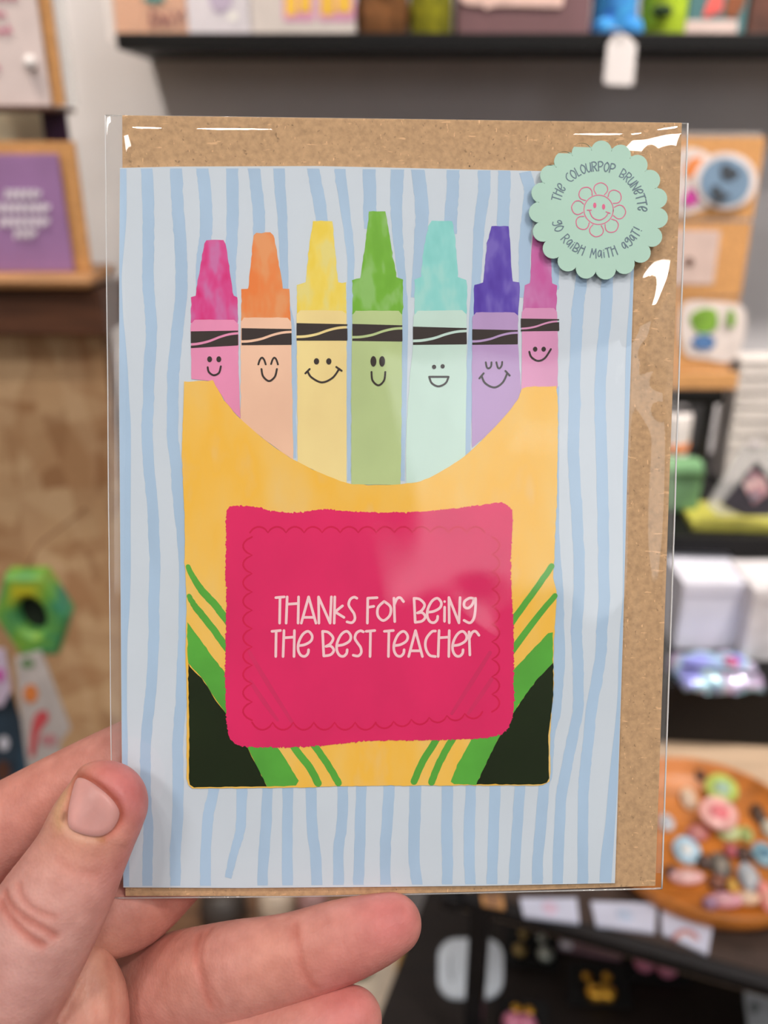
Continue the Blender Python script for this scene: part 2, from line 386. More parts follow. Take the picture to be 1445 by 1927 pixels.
for P, w0, w1 in ST:
    L = cr(P, 5); n = len(L); ws = np.linspace(w0, w1, n)
    T = np.gradient(L, axis=0); T /= np.linalg.norm(T, axis=1)[:, None]; N = np.stack([-T[:, 1], T[:, 0]], 1)
    j1 = np.random.normal(0, .45, n); j2 = np.random.normal(0, .45, n)
    A = L + N * (ws / 2 + j1)[:, None]; B = L - N * (ws / 2 + j2)[:, None]
    for q in (A, B): q[:, 1] = np.clip(q[:, 1], 317 + 0.0105 * np.maximum(0, q[:, 0] - 560), 1667 - 0.006 * np.maximum(0, q[:, 0] - 400))
    V = [card(x, y, .03) for x, y in A] + [card(x, y, .03) for x, y in B]
    mk('stripe', V, [[i, n + i, n + i + 1, i + 1] for i in range(n - 1)], m_stripe, gc)
A = cr([(238,317.5),(238,400),(235.5,440),(232,480),(229,520),(230,560),(232,600),(236,640),(240.5,700),(243.5,760),(246,800),(246,900),(245.5,980),(246,1060),(245,1110),(243.5,1150),(240,1200),(239,1260),(239,1340),(240.5,1400),(240,1440),(242,1520),(243,1600),(243,1668)], 4)
flat('stripe', np.vstack([A, np.array([(232.5, 1668), (229.5, 1400), (226.5, 1000), (224.5, 760), (224.5, 500), (226, 317.5)])]), .03, m_stripe, gc)
A = cr([(1190,420),(1186,540),(1182,600),(1179,640),(1176.7,700),(1175,800),(1174,840),(1172,900),(1172,1100),(1170,1150),(1167,1180),(1164,1240),(1162.6,1300),(1158,1360),(1151,1420),(1145,1480),(1139,1550),(1131,1610),(1128,1660)], 4)
flat('stripe', np.vstack([A, np.array([(1150, 1661), (1154, 1600), (1162, 1480), (1171.5, 1200), (1179.5, 900), (1191.5, 530), (1195, 420)])]), .03, m_stripe, gc)

# --- crayons: wrapper, tip, label band, face
def crayon_mats(i, wrap, tip_stops):
    return (M('crayon_wrap_%d' % i, wrap, var=.035, scale=70, stretch=(1, 1, .5), **PR), M('crayon_tip_%d' % i, tip_stops[1], scale=260, stretch=(1.2, 1.2, .4), stops=[(.36, tip_stops[0]), (.5, tip_stops[1]), (.62, tip_stops[2])], detail=2, **PR))
CRAY = [
 ('hot pink', (240, 152, 192), ((222, 46, 126), (224, 84, 154), (212, 120, 178)),
  [(388,452),(421,451),(425,459),(439,556),(447,559),(448,608),(359,608),(360,559),(368,556),(384,459)],
  [(359,610),(366,602),(440,602),(448,610),(449,700),(452,787),(440,775),(425,757),(408,730),(400,717),(360,713)], (359,623.5,448,621.5,655,650)),
 ('orange', (250, 204, 176), ((242, 136, 72), (240, 148, 88), (238, 162, 108)),
  [(483,438),(509,437),(515,443),(533,543),(544.5,545),(547,604),(454,604),(454,544),(467,543),(477,443)],
  [(453,606),(459,598),(541,598),(548,606),(549,700),(552,866),(500,829),(453,791),(453,700)], (454.5,617.5,548.5,618.6,649.6,649)),
 ('yellow', (252, 228, 160), ((244, 216, 84), (246, 222, 104), (238, 224, 136)),
  [(589,416),(625.6,416),(627.6,441),(635.6,531),(651.7,532),(651.7,590),(559,590),(559,536),(575,531),(585,441)],
  [(558,592),(565,584),(645,585),(652,592),(652,700),(652,911),(603,891),(560,870),(559,700)], (558,608,653.6,609.5,641,641)),
 ('green', (192, 212, 152), ((118, 182, 60), (124, 188, 66), (148, 200, 112)),
  [(694,398),(725,398),(729,420),(736,461),(746,521),(758,527),(758,592),(663,592),(663,527),(678,523),(683,490),(688,457)],
  [(663,594),(669,585),(750,585),(757,593),(756,700),(754,912),(661,912),(661,700)], (663,609.5,757,611.5,641.5,642.7)),
 ('mint', (204, 232, 222), ((140, 216, 212), (150, 222, 218), (168, 226, 220)),
  [(812,416),(850.5,415.6),(856.5,449),(862.5,521),(876.5,527),(879,540),(878,592),(780,592),(780,527),(792,521),(798,461),(806,425)],
  [(778,595),(786,585),(870,584),(878,592),(878,700),(875.6,862),(850,878),(800,904),(764,911),(764.5,800),(771,710),(777,650)], (777,614.6,878,616.7,649,648)),
 ('purple', (190, 160, 208), ((88, 62, 172), (100, 78, 184), (122, 104, 196)),
  [(925,425),(957,426),(960,457),(964,529),(977,531),(978,541),(975,594),(890.6,594),(892.6,537),(908.6,531),(914,480),(916.7,457)],
  [(889,596),(896,588),(968,588),(975,594),(975,648),(981,742),(968,764),(926,811),(888,842),(888,700)], (888.6,619.5,974,620.7,648.8,648)),
 ('orchid', (226, 158, 200), ((206, 98, 168), (206, 112, 176), (210, 132, 188)),
  [(1003,440),(1033,440),(1037,489),(1039,533),(1048,537),(1047,585),(983,585),(987,537),(997,533),(1001,457)],
  [(982,587),(988,580),(1042,580),(1048,587),(1050,650),(1049,731),(981,735),(982,650)], (980,599.4,1052,600,623.5,622.7))]
EYES = [[(394.4,676,4.6,5.6),(411.7,676,4.6,5.6)], [], [(595.5,680,5,6),(618.7,680,5,6)], [(702.6,680,5.6,10),(719,680,5.6,10)], [(816.7,690.5,4,4.2),(832.8,689.3,4,4.2)], [], [(1007,657,4.2,4.6),(1023,657,4.2,4.6)]]
LIDS = {1: [[(486,685.7),(489,677),(493,673),(497,677),(500,685.7)],[(510,685),(513,676.5),(516.4,673),(520,677),(523,685.7)]],
        5: [[(914,681.7),(916,691),(920,693),(924,689),(924.7,681.7)],[(934,681.7),(936.5,691),(940,693),(944,687.7),(944.8,681)]]}
MOUTH = [[[(390.8,691),(393,700),(402,706),(412,701.5),(415.5,689.4)]], [[(492,694.5),(495,708),(506,717),(517,709),(521,694.5)]],
         [[(578.6,698.5),(586,710),(605.5,719.5),(625.6,711),(638.4,694)],[(574.6,702.5),(582.6,694.5)],[(632.8,690.5),(642.8,697.7)]],
         [[(699,700),(701,716),(712,725),(722.5,716),(725,700)]], [[(807.5,709),(844,709)],[(844,709),(838.4,721),(825,727),(812.5,721),(807.5,709)]],
         [[(906,707),(913,721),(930,729),(945.6,720),(954.5,702)],[(902,712),(910,702.5)],[(951,698),(959,706.6)]], [[(996,662),(1000,672),(1012,679),(1025,674),(1036.5,657)]]]
for i, (cn, wrap, tips, tip, wr, bd) in enumerate(CRAY):
    mw, mt_ = crayon_mats(i, wrap, tips)
    c = flat('crayon', jit(dense(wr, 9), .35), .09, mw, gc, label='printed %s crayon with a smiling face' % cn)
    flat('crayon_tip', jit(dense(tip, 7), .5), .06, mt_, c)
    flat('wrapper_top', jit(dense([wr[0], wr[1], (wr[1][0] + 30, wr[1][1] - .5), wr[2], wr[3], (wr[3][0], wr[3][1] + 10), (wr[0][0], wr[0][1] + 10)], 8), .2), .095, mw, c)
    x0, yl, x1, yr, bl, br = bd
    g = lambda u, v: (x0 + (x1 - x0) * u, (yl + (yr - yl) * u) * (1 - v) + (bl + (br - bl) * u) * v)
    S = cr([(0, .76), (.18, .73), (.4, .60), (.62, .37), (.82, .22), (1, .17)], 5)
    top = [g(u, v - .055) for u, v in S]; bot = [g(u, v + .10) for u, v in S]
    flat('label_band', np.array([g(0, 0), g(1, .02)] + top[::-1]), .12, m_ink, c)
    flat('label_band', np.array(bot + [g(1.003, .97), g(.985, 1), g(0, 1)]), .12, m_ink, c)
    for e in EYES[i]: flat('eye', circ(*e, n=16), .15, m_ink, c)
    for L in LIDS.get(i, []): strokes('eye', [cr(L, 6)], 3.4, .15, m_ink, c)
    strokes('mouth', [cr(L, 7) for L in MOUTH[i]], 3.6, .15, m_ink, c)

# --- the crayon box
BOXO = np.vstack([dense([(346,718),(400,716)], 8, False), cr([(400,716),(409,731),(422,753),(436,770.5),(451,788),(497,826.5),(547,862),(603,890),(653,909),(694,912),(744,912),(785,907),(815,895),(855,872),(891,844),(926,809),(956,776),(974,751),(981,734),(990,728)], 4)[1:],
    dense([(990,728),(1047,727),(1050,764),(1049,840),(1048,928),(1043.5,1034),(1041,1087),(1047,1113),(1047,1131),(1043.5,1180),(1041,1233),(1041.7,1286),(1036.5,1356),(1034.7,1409),(1036,1453),(1033,1471),(1022,1478),(901,1478),(694,1479),(502,1483),(362,1484),(355,1478),(351.5,1464),(351,1399),(352,1320),(349,1227),(351,1139),(347.6,1050),(347.6,980),(346,940),(342,852),(344,781)], 8, False)[1:]])
bx = flat('crayon_box', jit(BOXO, .45), .18, m_yellow, gc, label='printed mustard yellow crayon box with green corners')
def sub(name, P, h, m, j=.4, step=7): return flat(name, jit(dense(P, step), j), h, m, bx)
sub('corner_patch', [(354,1249),(362,1260.5),(379,1276),(390,1292),(406,1318),(421,1337),(466,1408),(481.6,1439),(502,1480),(365,1481.5),(357,1477),(355.5,1466),(356,1363)], .22, m_dark)
sub('corner_band', [(352,1170),(375.5,1201),(400.7,1237),(427,1270),(527,1413),(562,1469),(557,1478),(502,1480.5),(481.6,1438),(466,1407),(421,1336),(406,1317),(390,1291),(379,1275),(354,1247.5)], .21, m_green)
sub('corner_patch', [(1041,1247),(1007,1282),(971.6,1332.6),(936,1393),(911,1444),(896,1476),(1018,1476.5),(1029,1474),(1033,1464),(1032,1383),(1041,1307)], .22, m_dark)
sub('corner_band', [(1040,1190),(1032,1192),(1007,1217),(960,1268),(886,1393),(860.5,1439),(848,1472),(855,1476),(896,1477),(911,1445),(936,1394),(971.6,1333),(1007,1283),(1040,1248)], .21, m_green)
for P, wd in (([(356,1122),(366,1140),(380.5,1158),(406,1191),(440,1238),(500,1325),(557,1411),(582.6,1444),(598,1474)], (9, 13, 13, 13, 14, 14)), ([(353.5,1067),(365,1089),(379,1110.5),(400.5,1133),(413,1149),(440,1185),(540,1330),(595,1408),(618,1441),(637,1473)], (9, 14, 14, 13, 13)),
              ([(1044,1121),(1007,1166),(960,1229),(900,1315),(850,1393),(827.6,1433.6),(812,1472)], (10, 13, 13, 13)), ([(1038,1065),(1012,1103),(980,1147),(950,1190),(870,1310),(820,1393),(795,1433.6),(779,1471)], (11, 12, 13, 13))):
    strokes('box_stripe', [jit(cr(P, 6), .3)], wd, .21, m_green, bx)
PAN = [(426,968),(430,957),(438.6,952),(476.5,953),(500,959),(522,963),(557,965),(585,961),(613,958),(640,961),(673.5,963),(759.5,964),(825,960),(886,953),(936,946),(951,948),(960,956),(965,973),(962,1040),(962,1100),(965.5,1156),(967,1231),(967,1300),(967,1332),(961,1360),(944,1381),(911,1389),(870,1391),(810,1393),(704,1394),(665,1397),(633,1401),(557,1406),(471.5,1406),(442,1399),(429,1379),(424,1307),(424,1231),(426,1130),(424,1080),(425,1033)]
flat('label_panel', jit(dense(cr(PAN, 3, True), 1.6), .9), .25, m_panel, bx)
def scallop(a, b, n, amp, side, wob=3):
    a = np.array(a, float); b = np.array(b, float); d = b - a; ln = np.linalg.norm(d); d /= ln; nn = np.array([-d[1], d[0]]) * side; out = []
    for i in range(n):
        for k in range(7):
            t = (i + k / 7) / n; out.append(a + d * ln * t + nn * amp * (math.sin(math.pi * k / 7) ** .7))
    out.append(b); return np.array(out)
s = 580 / 1445
pz = lambda x, y: (410 + x * s, 930 + y * s)
strokes('scalloped_outline', [scallop(pz(150, 180), pz(1250, 180), 13, 11, -1), scallop(pz(1285, 200), pz(1285, 1020), 10, 14, -1), scallop(pz(1240, 1020), pz(740, 1075), 6, 11, -1), scallop(pz(740, 1070), pz(160, 1070), 6, 14, -1), scallop(pz(160, 1060), pz(160, 200), 10, 17, -1)], 3.2, .27, m_panel_line, bx)
for L in [cr([(469,1227),(500,1280),(552,1363)], 6), cr([(471,1282),(495,1318),(522,1355)], 6), cr([(922,1228),(890,1280),(850,1343)], 6), cr([(926,1277),(905,1308),(881,1343)], 6)]: strokes('faded_stripe', [L], (7, 9, 6), .265, m_ghost, bx)

# --- lettering: a hand-drawn stroke alphabet (unit boxes, y upwards); the second entry of each stroke says whether it is curved
GL = {
 'T': [([(0, .97), (1, 1)], 0), ([(.5, .98), (.45, 0)], 0)], 'H': [([(.08, 1), (0, 0)], 0), ([(.97, 1), (.93, 0)], 0), ([(.05, .72), (.95, .75)], 0)],
 'A': [([(0, 0), (.5, 1), (1, 0)], 0), ([(.16, .22), (.84, .22)], 0)], 'N': [([(.05, 0), (.02, 1), (.9, 0), (1, 1)], 0)],
 'k': [([(.06, 1), (.0, 0)], 0), ([(.78, .66), (.08, .43), (.92, .22)], 0)],
 'S': [([(1, .95), (.72, .99), (.36, .9), (.22, .7), (.46, .52), (.74, .35), (.8, .15), (.52, .02), (.06, .05)], 1)],
 'F': [([(.98, .97), (.08, .95), (.04, 0)], 0), ([(.06, .6), (.66, .64)], 0)],
 'o': [([(.5, .83), (.1, .6), (.08, .28), (.45, .1), (.88, .3), (.92, .62), (.5, .83)], 1)],
 'r': [([(0, .95), (.08, .06)], 0), ([(.05, .72), (.32, .93), (.66, .97), (1, .82)], 1)],
 'B': [([(.1, .02), (.0, .97)], 0), ([(0, .97), (.5, .93), (.92, .72), (.7, .5), (.3, .39)], 1), ([(.3, .39), (.72, .4), (.98, .24), (.7, .07), (.1, .02)], 1)],
 'e': [([(.1, .42), (.5, .46), (.9, .6), (.98, .8), (.72, .97), (.36, .86), (.08, .55), (.04, .26), (.22, .05), (.5, .01), (.7, .12), (.74, .26)], 1)],
 'i': [([(.5, .62), (.45, .06)], 0), ([(.5, .84)], 0)],
 'g': [([(.86, .95), (.55, .98), (.15, .85), (.12, .65), (.4, .58), (.72, .72), (.86, .95)], 1), ([(.98, .97), (.97, .6), (.86, .2), (.55, .0), (.1, .1)], 1)],
 'C': [([(1, .98), (.66, .95), (.18, .68), (.12, .35), (.45, .06), (1, .0)], 1)],
 'c': [([(.95, .8), (.6, .95), (.15, .7), (.1, .3), (.45, .02), (.95, .15)], 1)],
 'L': [([(.1, 1), (.0, .02), (.9, .05)], 0)], 'O': [([(.5, 1), (.08, .7), (.06, .28), (.45, .0), (.9, .28), (.95, .7), (.5, 1)], 1)],
 'U': [([(.05, .95), (.0, .3), (.3, .02), (.75, .2), (.95, .9)], 1), ([(.95, .95), (.95, .02)], 0)],
 'R': [([(.08, 0), (.0, .97)], 0), ([(0, .97), (.6, .97), (.88, .75), (.55, .52), (.06, .48)], 1), ([(.35, .5), (.95, .0)], 0)],
 'P': [([(.08, 0), (.0, .97)], 0), ([(0, .97), (.6, 1), (.95, .76), (.6, .48), (.06, .45)], 1)],
 'M': [([(.0, 0), (.1, .97), (.48, .35), (.85, 1), (.98, 0)], 0)], 'a': [([(.85, .75), (.45, .85), (.08, .55), (.2, .22), (.55, .25), (.85, .7)], 1), ([(.88, .8), (.92, .05)], 0)],
 'q': [([(.85, .8), (.4, .85), (.1, .55), (.3, .28), (.8, .55)], 1), ([(.88, .85), (.85, .2), (.5, -.1), (.1, .0)], 1)], '!': [([(.5, 1), (.45, .32)], 0), ([(.42, .06)], 0)]}
def glyph(ch, fn):
    out = []
    for pts, curved in GL[ch]:
        P = np.array(pts, float)
        if len(P) > 1: P = cr(P, 5) if curved else P
        if len(P) == 1: out.append([fn(*P[0])]); continue
        if not curved and len(P) > 2:
            for a, b in zip(P[:-1], P[1:]): out.append([fn(*a), fn(*((a + b) / 2)), fn(*b)])
        else: out.append([fn(*p) for p in P])
    return out
zt = 420 / 1445
WORDS = [('THANkS', [(65,120),(132,215),(230,325),(340,425),(443,512),(522,590)], 80, 250), ('For', [(655,722),(718,815),(830,892)], 80, 250), ('BeiNg', [(960,1034),(1042,1138),(1148,1168),(1184,1258),(1275,1360)], 84, 248),
         ('THe', [(40,95),(112,188),(206,302)], 298, 466), ('BeST', [(368,442),(456,552),(562,632),(650,706)], 298, 466), ('TeACHer', [(768,826),(826,920),(925,1014),(1026,1098),(1116,1190),(1206,1302),(1316,1380)], 298, 466)]
for wd, xs, y0, y1 in WORDS:
    L = []
    for ch, (a, b) in zip(wd, xs):
        L += glyph(ch, lambda u, v: (500 + (a + (b - a) * u) * zt, 1100 + (y1 - (y1 - y0) * v) * zt))
    strokes('printed_word', L, 5.0, .30, m_text, bx)

# ------------------------------------------------------------------ kraft envelope behind the card
EN = [(230, 217), (1283, 231), (1258, 950), (1233, 1667), (900, 1678), (560, 1686), (236, 1686)]
ep = card(700, 1684, -1.4)
ev = thing('envelope', ep, 'brown speckled kraft paper envelope tucked behind the striped card', 'envelope')
prism('envelope_front', [card(x, y, -.85) for x, y in dense(EN, 40)], -CN * 0.00025, m_kraft, ev)
prism('envelope_back', [card(x, y, -1.2) for x, y in dense(EN, 40)], -CN * 0.00025, m_kraft_dark, ev)

# ------------------------------------------------------------------ clear cellophane sleeve
def sg(x): return 1 / (1 + np.exp(-x))
BAG = [(198, 217), (1294, 232), (1245, 1672), (212, 1690)]
nu, nv = 150, 200
U, Vv = np.meshgrid(np.linspace(0, 1, nu), np.linspace(0, 1, nv))
U = U ** 1.0
tl, tr_, brr, bl_ = [np.array(p, float) for p in BAG]
PX = (tl[0] * (1 - U) + tr_[0] * U) * (1 - Vv) + (bl_[0] * (1 - U) + brr[0] * U) * Vv
PY = (tl[1] * (1 - U) + tr_[1] * U) * (1 - Vv) + (bl_[1] * (1 - U) + brr[1] * U) * Vv
xr_card = 1198 - (PY - 326) * 0.0307; xr_env = 1283 - (PY - 231) * 0.0348
ytop = 217 + (PX - 198) * .0137
H = -1.1 + 0.75 * sg((PX - 222) / 5) * sg((xr_env + 6 - PX) / 5)                         # rises over the envelope
H = H + 1.15 * (1 - np.exp(-np.maximum(PX - 205, 0) / 14)) * sg((xr_card + 22 - PX) / 16)   # and over the card
edge = 1 - np.exp(-np.maximum(PY - ytop, 0) / 17.0)
H = -1.1 + (H + 1.1) * edge * (1 - np.exp(-np.maximum(1690 - PY, 0) / 8.0))
def gb(x, y, sx, sy, a, th=0.0):
    c, s_ = math.cos(th), math.sin(th); dx, dy = PX - x, PY - y
    return a * np.exp(-((dx * c + dy * s_) / sx) ** 2 - ((-dx * s_ + dy * c) / sy) ** 2)
H += gb(1230, 596, 42, 84, 2.1, .3) + gb(1246, 742, 28, 42, 1.0) + gb(1120, 1240, 60, 260, .28, .5) + gb(905, 1120, 70, 60, -.10) + gb(960, 1250, 25, 120, .12, -.75) + gb(1000, 1330, 12, 110, .10, -.75)
H += .05 * np.sin(PX / 61 + PY / 173) + .04 * np.sin(PX / 37 - PY / 97 + 1.3)
Hs = H
cel = thing('cellophane_sleeve', card(700, 1691, -1.8), 'clear glossy cellophane sleeve around card and envelope', 'sleeve')
m_film = film('cellophane', 1.1, 0.03)
V = [card(x, y, h) for x, y, h in zip(PX.ravel(), PY.ravel(), Hs.ravel())]
Fq = [[j * nu + i, (j + 1) * nu + i, (j + 1) * nu + i + 1, j * nu + i + 1] for j in range(nv - 1) for i in range(nu - 1)]
mk('front_film', V, Fq, m_film, cel, smooth=True)
bz = np.where((PX < 232) | (PX > xr_env), -1.15, -1.75)
stp = 5
V = [card(PX[j, i], PY[j, i], -1.15 - .6 * float(sg((PX[j, i] - 222) / 5) * sg((xr_env[j, i] + 6 - PX[j, i]) / 5))) for j in range(0, nv, stp) for i in range(nu)]
nj = len(range(0, nv, stp))
mk('back_film', V, [[j * nu + i, j * nu + i + 1, (j + 1) * nu + i + 1, (j + 1) * nu + i] for j in range(nj - 1) for i in range(nu - 1)], film('cellophane_back', 1.1, .05, haze=.10), cel, smooth=True)
m_seam = M('cellophane_seam', (226, 226, 228), rough=.18, var=.02, scale=300, spec=.7)
m_seam2 = film('cellophane_fold', 2.2, .08, haze=.25)
for a, b, r in ((BAG[0], BAG[3], .00011), (BAG[1], BAG[2], .00017)):
    L = dense([a, b], 22, False); L[:, 0] += np.random.normal(0, .35, len(L)).cumsum() * .25
    v, f = tube([card(x, y, -1.1) for x, y in L], r, 6); mk('side_seam', v, f, m_seam, cel, smooth=True)
v, f = tube([card(x, y, -1.15) for x, y in dense([BAG[3], (560, 1687), (900, 1680), BAG[2]], 25, False)], .0002, 6); mk('bottom_fold', v, f, m_seam2, cel, smooth=True)
v, f = tube([card(x, y, -1.1) for x, y in dense([BAG[0], BAG[1]], 25, False)], .00012, 6); mk('top_fold', v, f, m_seam2, cel, smooth=True)

# ------------------------------------------------------------------ scalloped mint sticker on the sleeve
m_mint = M('sticker_mint', (182, 218, 203), rough=.62, var=.012, scale=50, spec=.25)
m_mint_ink = M('sticker_slate_ink', (104, 126, 140), rough=.6, var=.04, scale=200)
m_rose = M('sticker_rose_ink', (226, 104, 146), rough=.6, var=.03, scale=200)
SC = np.array([1126.4, 395.5]); P = []
nb = 19; rot0 = R(2.7); rb = 19.3; rc = 112.0
for k in range(nb):
    a = rot0 + 2 * math.pi * k / nb
    c = np.array([math.sin(a), -math.cos(a)]) * rc
    for q in range(-5, 6):
        aa = a + R(q * 18.2); P.append(SC + c + np.array([math.sin(aa), -math.cos(aa)]) * rb)
SH = 1.25
stk = thing('scalloped_sticker', card(1126, 528, SH - .2), 'round mint green scalloped sticker with a pink smiling daisy', 'sticker')
prism('sticker_paper', [card(x, y, SH) for x, y in P], -CN * 0.00025, m_mint, stk)
sm = lambda dx, dy: SC + np.array([dx, dy])
z5 = 300 / 1445
fl = lambda x, y: (980 + x * z5, 250 + y * z5)
fc = np.array([705., 697.]); L = []
L.append([fl(*p) for p in np.vstack([circ(fc[0], fc[1], 133, n=40), circ(fc[0], fc[1], 133, n=40)[:2]])])
for k in range(8):
    a = R(6 + 45 * k); d = np.array([math.sin(a), -math.cos(a)]); t = np.array([d[1], -d[0]])
    pet = cr([fc + d * 140 + t * 38, fc + d * 180 + t * 62, fc + d * 222 + t * 50, fc + d * 246, fc + d * 222 - t * 50, fc + d * 180 - t * 62, fc + d * 140 - t * 38], 5)
    L.append([fl(*p) for p in pet])
L.append([fl(*p) for p in cr([(622, 703), (650, 765), (710, 790), (765, 765), (795, 722)], 6)]); L.append([fl(600, 700), fl(640, 700)]); L.append([fl(772, 715), fl(808, 728)])
strokes('daisy_outline', L, 1.7, SH + .03, m_rose, stk)
for e in ((670, 657), (750, 670)): flat('daisy_eye', np.array([fl(*p) for p in circ(e[0], e[1], 15, 25, n=16)]), SH + .03, m_rose, stk)
WID = {'i': .22, '!': .3, ' ': .62, 'T': .62, 'e': .6, 'c': .6, 'L': .5, 'M': .75, 'q': .55, 'a': .55}
def arc_text(txt, a0, a1, r_base, hgt, inward):
    tot = sum(WID.get(c, .62) + .17 for c in txt) - .17; x = 0.0; words = []; cur = []
    for ch in txt:
        wd = WID.get(ch, .62)
        if ch != ' ':
            def fn(u, v, x=x, wd=wd):
                a = a0 + (a1 - a0) * (x + wd * u) / tot; rr = r_base + (v * hgt if not inward else -v * hgt)
                return tuple(SC + np.array([math.sin(a), -math.cos(a)]) * rr)
            cur += glyph(ch, fn)
        else: words.append(cur); cur = []
        x += wd + .17
    words.append(cur)
    for q in words: strokes('printed_word', q, 2.0, SH + .03, m_mint_ink, stk)
arc_text('THe COLOURPOP BRUNeTTe', R(-77), R(91), 74, 17.5, False)
arc_text('gO RaiBH MaiTH agaT!', R(256), R(114), 90.5, 17.5, True)

# ================================================================== the hand
# one continuous surface: a distance field of tapered finger chains blended into the palm, meshed by surface nets
# chain points: (pixel x, pixel y, depth mm along the camera axis, radius mm); camera-space millimetres
def cs(p):
    return np.array([(p[0] - PCX) / F * p[2], -(p[1] - PCY) / F * p[2], p[2]])
def chain(pts, n=4):
    A = np.array([list(cs(p)) + [p[3]] for p in pts]); return cr(A, n)
THUMB = [(199, 1513, 171.5, 8.3), (176, 1555, 171, 9.0), (150, 1612, 170, 9.3), (120, 1668, 169, 10.2), (88, 1722, 168.5, 11.0), (45, 1800, 169, 11.6), (-5, 1880, 170.5, 12.6), (-70, 1990, 174, 15), (-150, 2140, 180, 18), (-230, 2350, 188, 20)]
INDEX = [(470, 1322, 190.0, 7.0), (380, 1366, 190.8, 8.0), (266, 1421, 191.6, 8.9), (150, 1480, 192, 9.4), (37, 1545, 191.5, 10.2), (-80, 1615, 191, 11.4), (-200, 1700, 192, 12.8), (-280, 1860, 196, 15), (-290, 2150, 200, 17), (-280, 2400, 202, 18)]
MIDDLE = [(500, 1440, 190.5, 7.4), (420, 1535, 191.5, 8.2), (345, 1610, 192, 8.8), (280, 1676, 192, 9.4), (238, 1708, 189, 9.5), (190, 1722, 187.5, 9.6), (110, 1745, 189, 10.2), (-30, 1830, 194, 12), (-150, 1960, 198, 14), (-220, 2250, 202, 17)]
RING = [(737, 1739, 180.0, 6.3), (700, 1753, 179.6, 7.4), (640, 1773, 179.2, 8.4), (560, 1800, 179, 8.9), (500, 1816, 179, 9.5), (450, 1829, 180, 10.3), (390, 1846, 183.5, 11.2), (320, 1866, 191, 12.2), (240, 1895, 197, 12.8), (120, 1955, 200, 14), (-20, 2080, 202, 15), (-150, 2300, 206, 17)]
PINKY = [(659, 1919, 174.5, 6.5), (620, 1934, 174, 7.0), (550, 1957, 173.6, 7.5), (450, 1990, 173.6, 8.3), (330, 2030, 175.5, 9.2), (210, 2080, 179, 10.5), (90, 2160, 186, 13), (-60, 2350, 196, 16)]
PAD = [(158, 1832, 179, 6.3), (166, 1880, 178, 7.8), (158, 1940, 177, 9.2), (128, 2020, 179, 12), (60, 2150, 185, 17)]
PALM = [[(60, 2120, 192, 14), (30, 2150, 188, 17), (-90, 2350, 193, 22), (-200, 2600, 203, 24), (-330, 3000, 216, 25), (-520, 3600, 240, 28)],
        [(-60, 2050, 195, 15), (-150, 2300, 203, 19), (-230, 2600, 208, 22)], [(60, 2250, 193, 17), (-80, 2500, 203, 21)], [(-150, 2180, 186, 19), (-230, 2450, 196, 22)]]
FINGERS = [chain(c) for c in (THUMB, INDEX, MIDDLE, RING, PINKY, PAD)]
PALMS = [chain(c, 3) for c in PALM]
FLAT = [0.86, 0.92, 0.92, 0.92, 0.92, 1.0]           # fingers are a little flatter front to back
def ball(P):
    c = (P.min(0) + P.max(0)) / 2; return c, float(np.sqrt(((P - c) ** 2).sum(1).max()))
def segs_near(C, r, bl, reach):
    """indices of the chain's segments that come within reach of a ball"""
    A = C[:-1, :3]; AB = C[1:, :3] - A; L2 = (AB * AB).sum(1) + 1e-9
    t = np.clip(((bl[0] - A) * AB).sum(1) / L2, 0, 1); q = bl[0] - A - t[:, None] * AB
    return np.flatnonzero(np.sqrt((q * q).sum(1)) - r - bl[1] < reach)
def sd_chain(P, C, flat_=1.0, bl=None):
    d = np.full(len(P), 1e3)
    for i in (range(len(C) - 1) if bl is None else segs_near(C, np.maximum(C[:-1, 3], C[1:, 3]), bl, 8)):
        a, b = C[i], C[i + 1]; ab = b[:3] - a[:3]; L2 = float(ab @ ab) + 1e-9
        pa = P - a[:3]
        t = np.clip(pa @ ab / L2, 0, 1)
        q = pa - t[:, None] * ab
        q[:, 2] /= flat_
        np.minimum(d, np.sqrt(np.einsum('ij,ij->i', q, q)) - (a[3] + (b[3] - a[3]) * t), out=d)
    return d
def smin(a, b, k):
    h = np.clip(0.5 + 0.5 * (b - a) / k, 0, 1); return b * (1 - h) + a * h - k * h * (1 - h)
LINES = {}
def crease(P, pts, wdt, dep, n=4, bl=None):
    key = tuple(pts)
    if key not in LINES: LINES[key] = cr(np.array([cs(p) for p in pts]), n) if len(pts) > 2 else np.array([cs(p) for p in pts])
    L = LINES[key]
    out = np.zeros(len(P)); ids = range(len(L) - 1) if bl is None else segs_near(L, 0, bl, 3 * wdt + 6)
    if len(ids) == 0: return out
    d = np.full(len(P), 1e3)
    for i in ids:
        a = L[i]; ab = L[i + 1] - a; t = np.clip((P - a) @ ab / (ab @ ab + 1e-9), 0, 1); q = P - a - t[:, None] * ab
        q[:, 2] *= .5
        np.minimum(d, np.sqrt(np.einsum('ij,ij->i', q, q)), out=d)
    return dep * np.exp(-(d / wdt) ** 2)
NAIL = [(146,1464),(158,1465),(172,1472),(190,1485),(208,1501),(219,1515),(225,1530),(221,1546),(210,1562),(194,1572),(178,1574),(160,1571),(143,1565),(130,1556),(127.5,1540),(129,1520),(133,1500),(139,1477)]
ND = 163.8
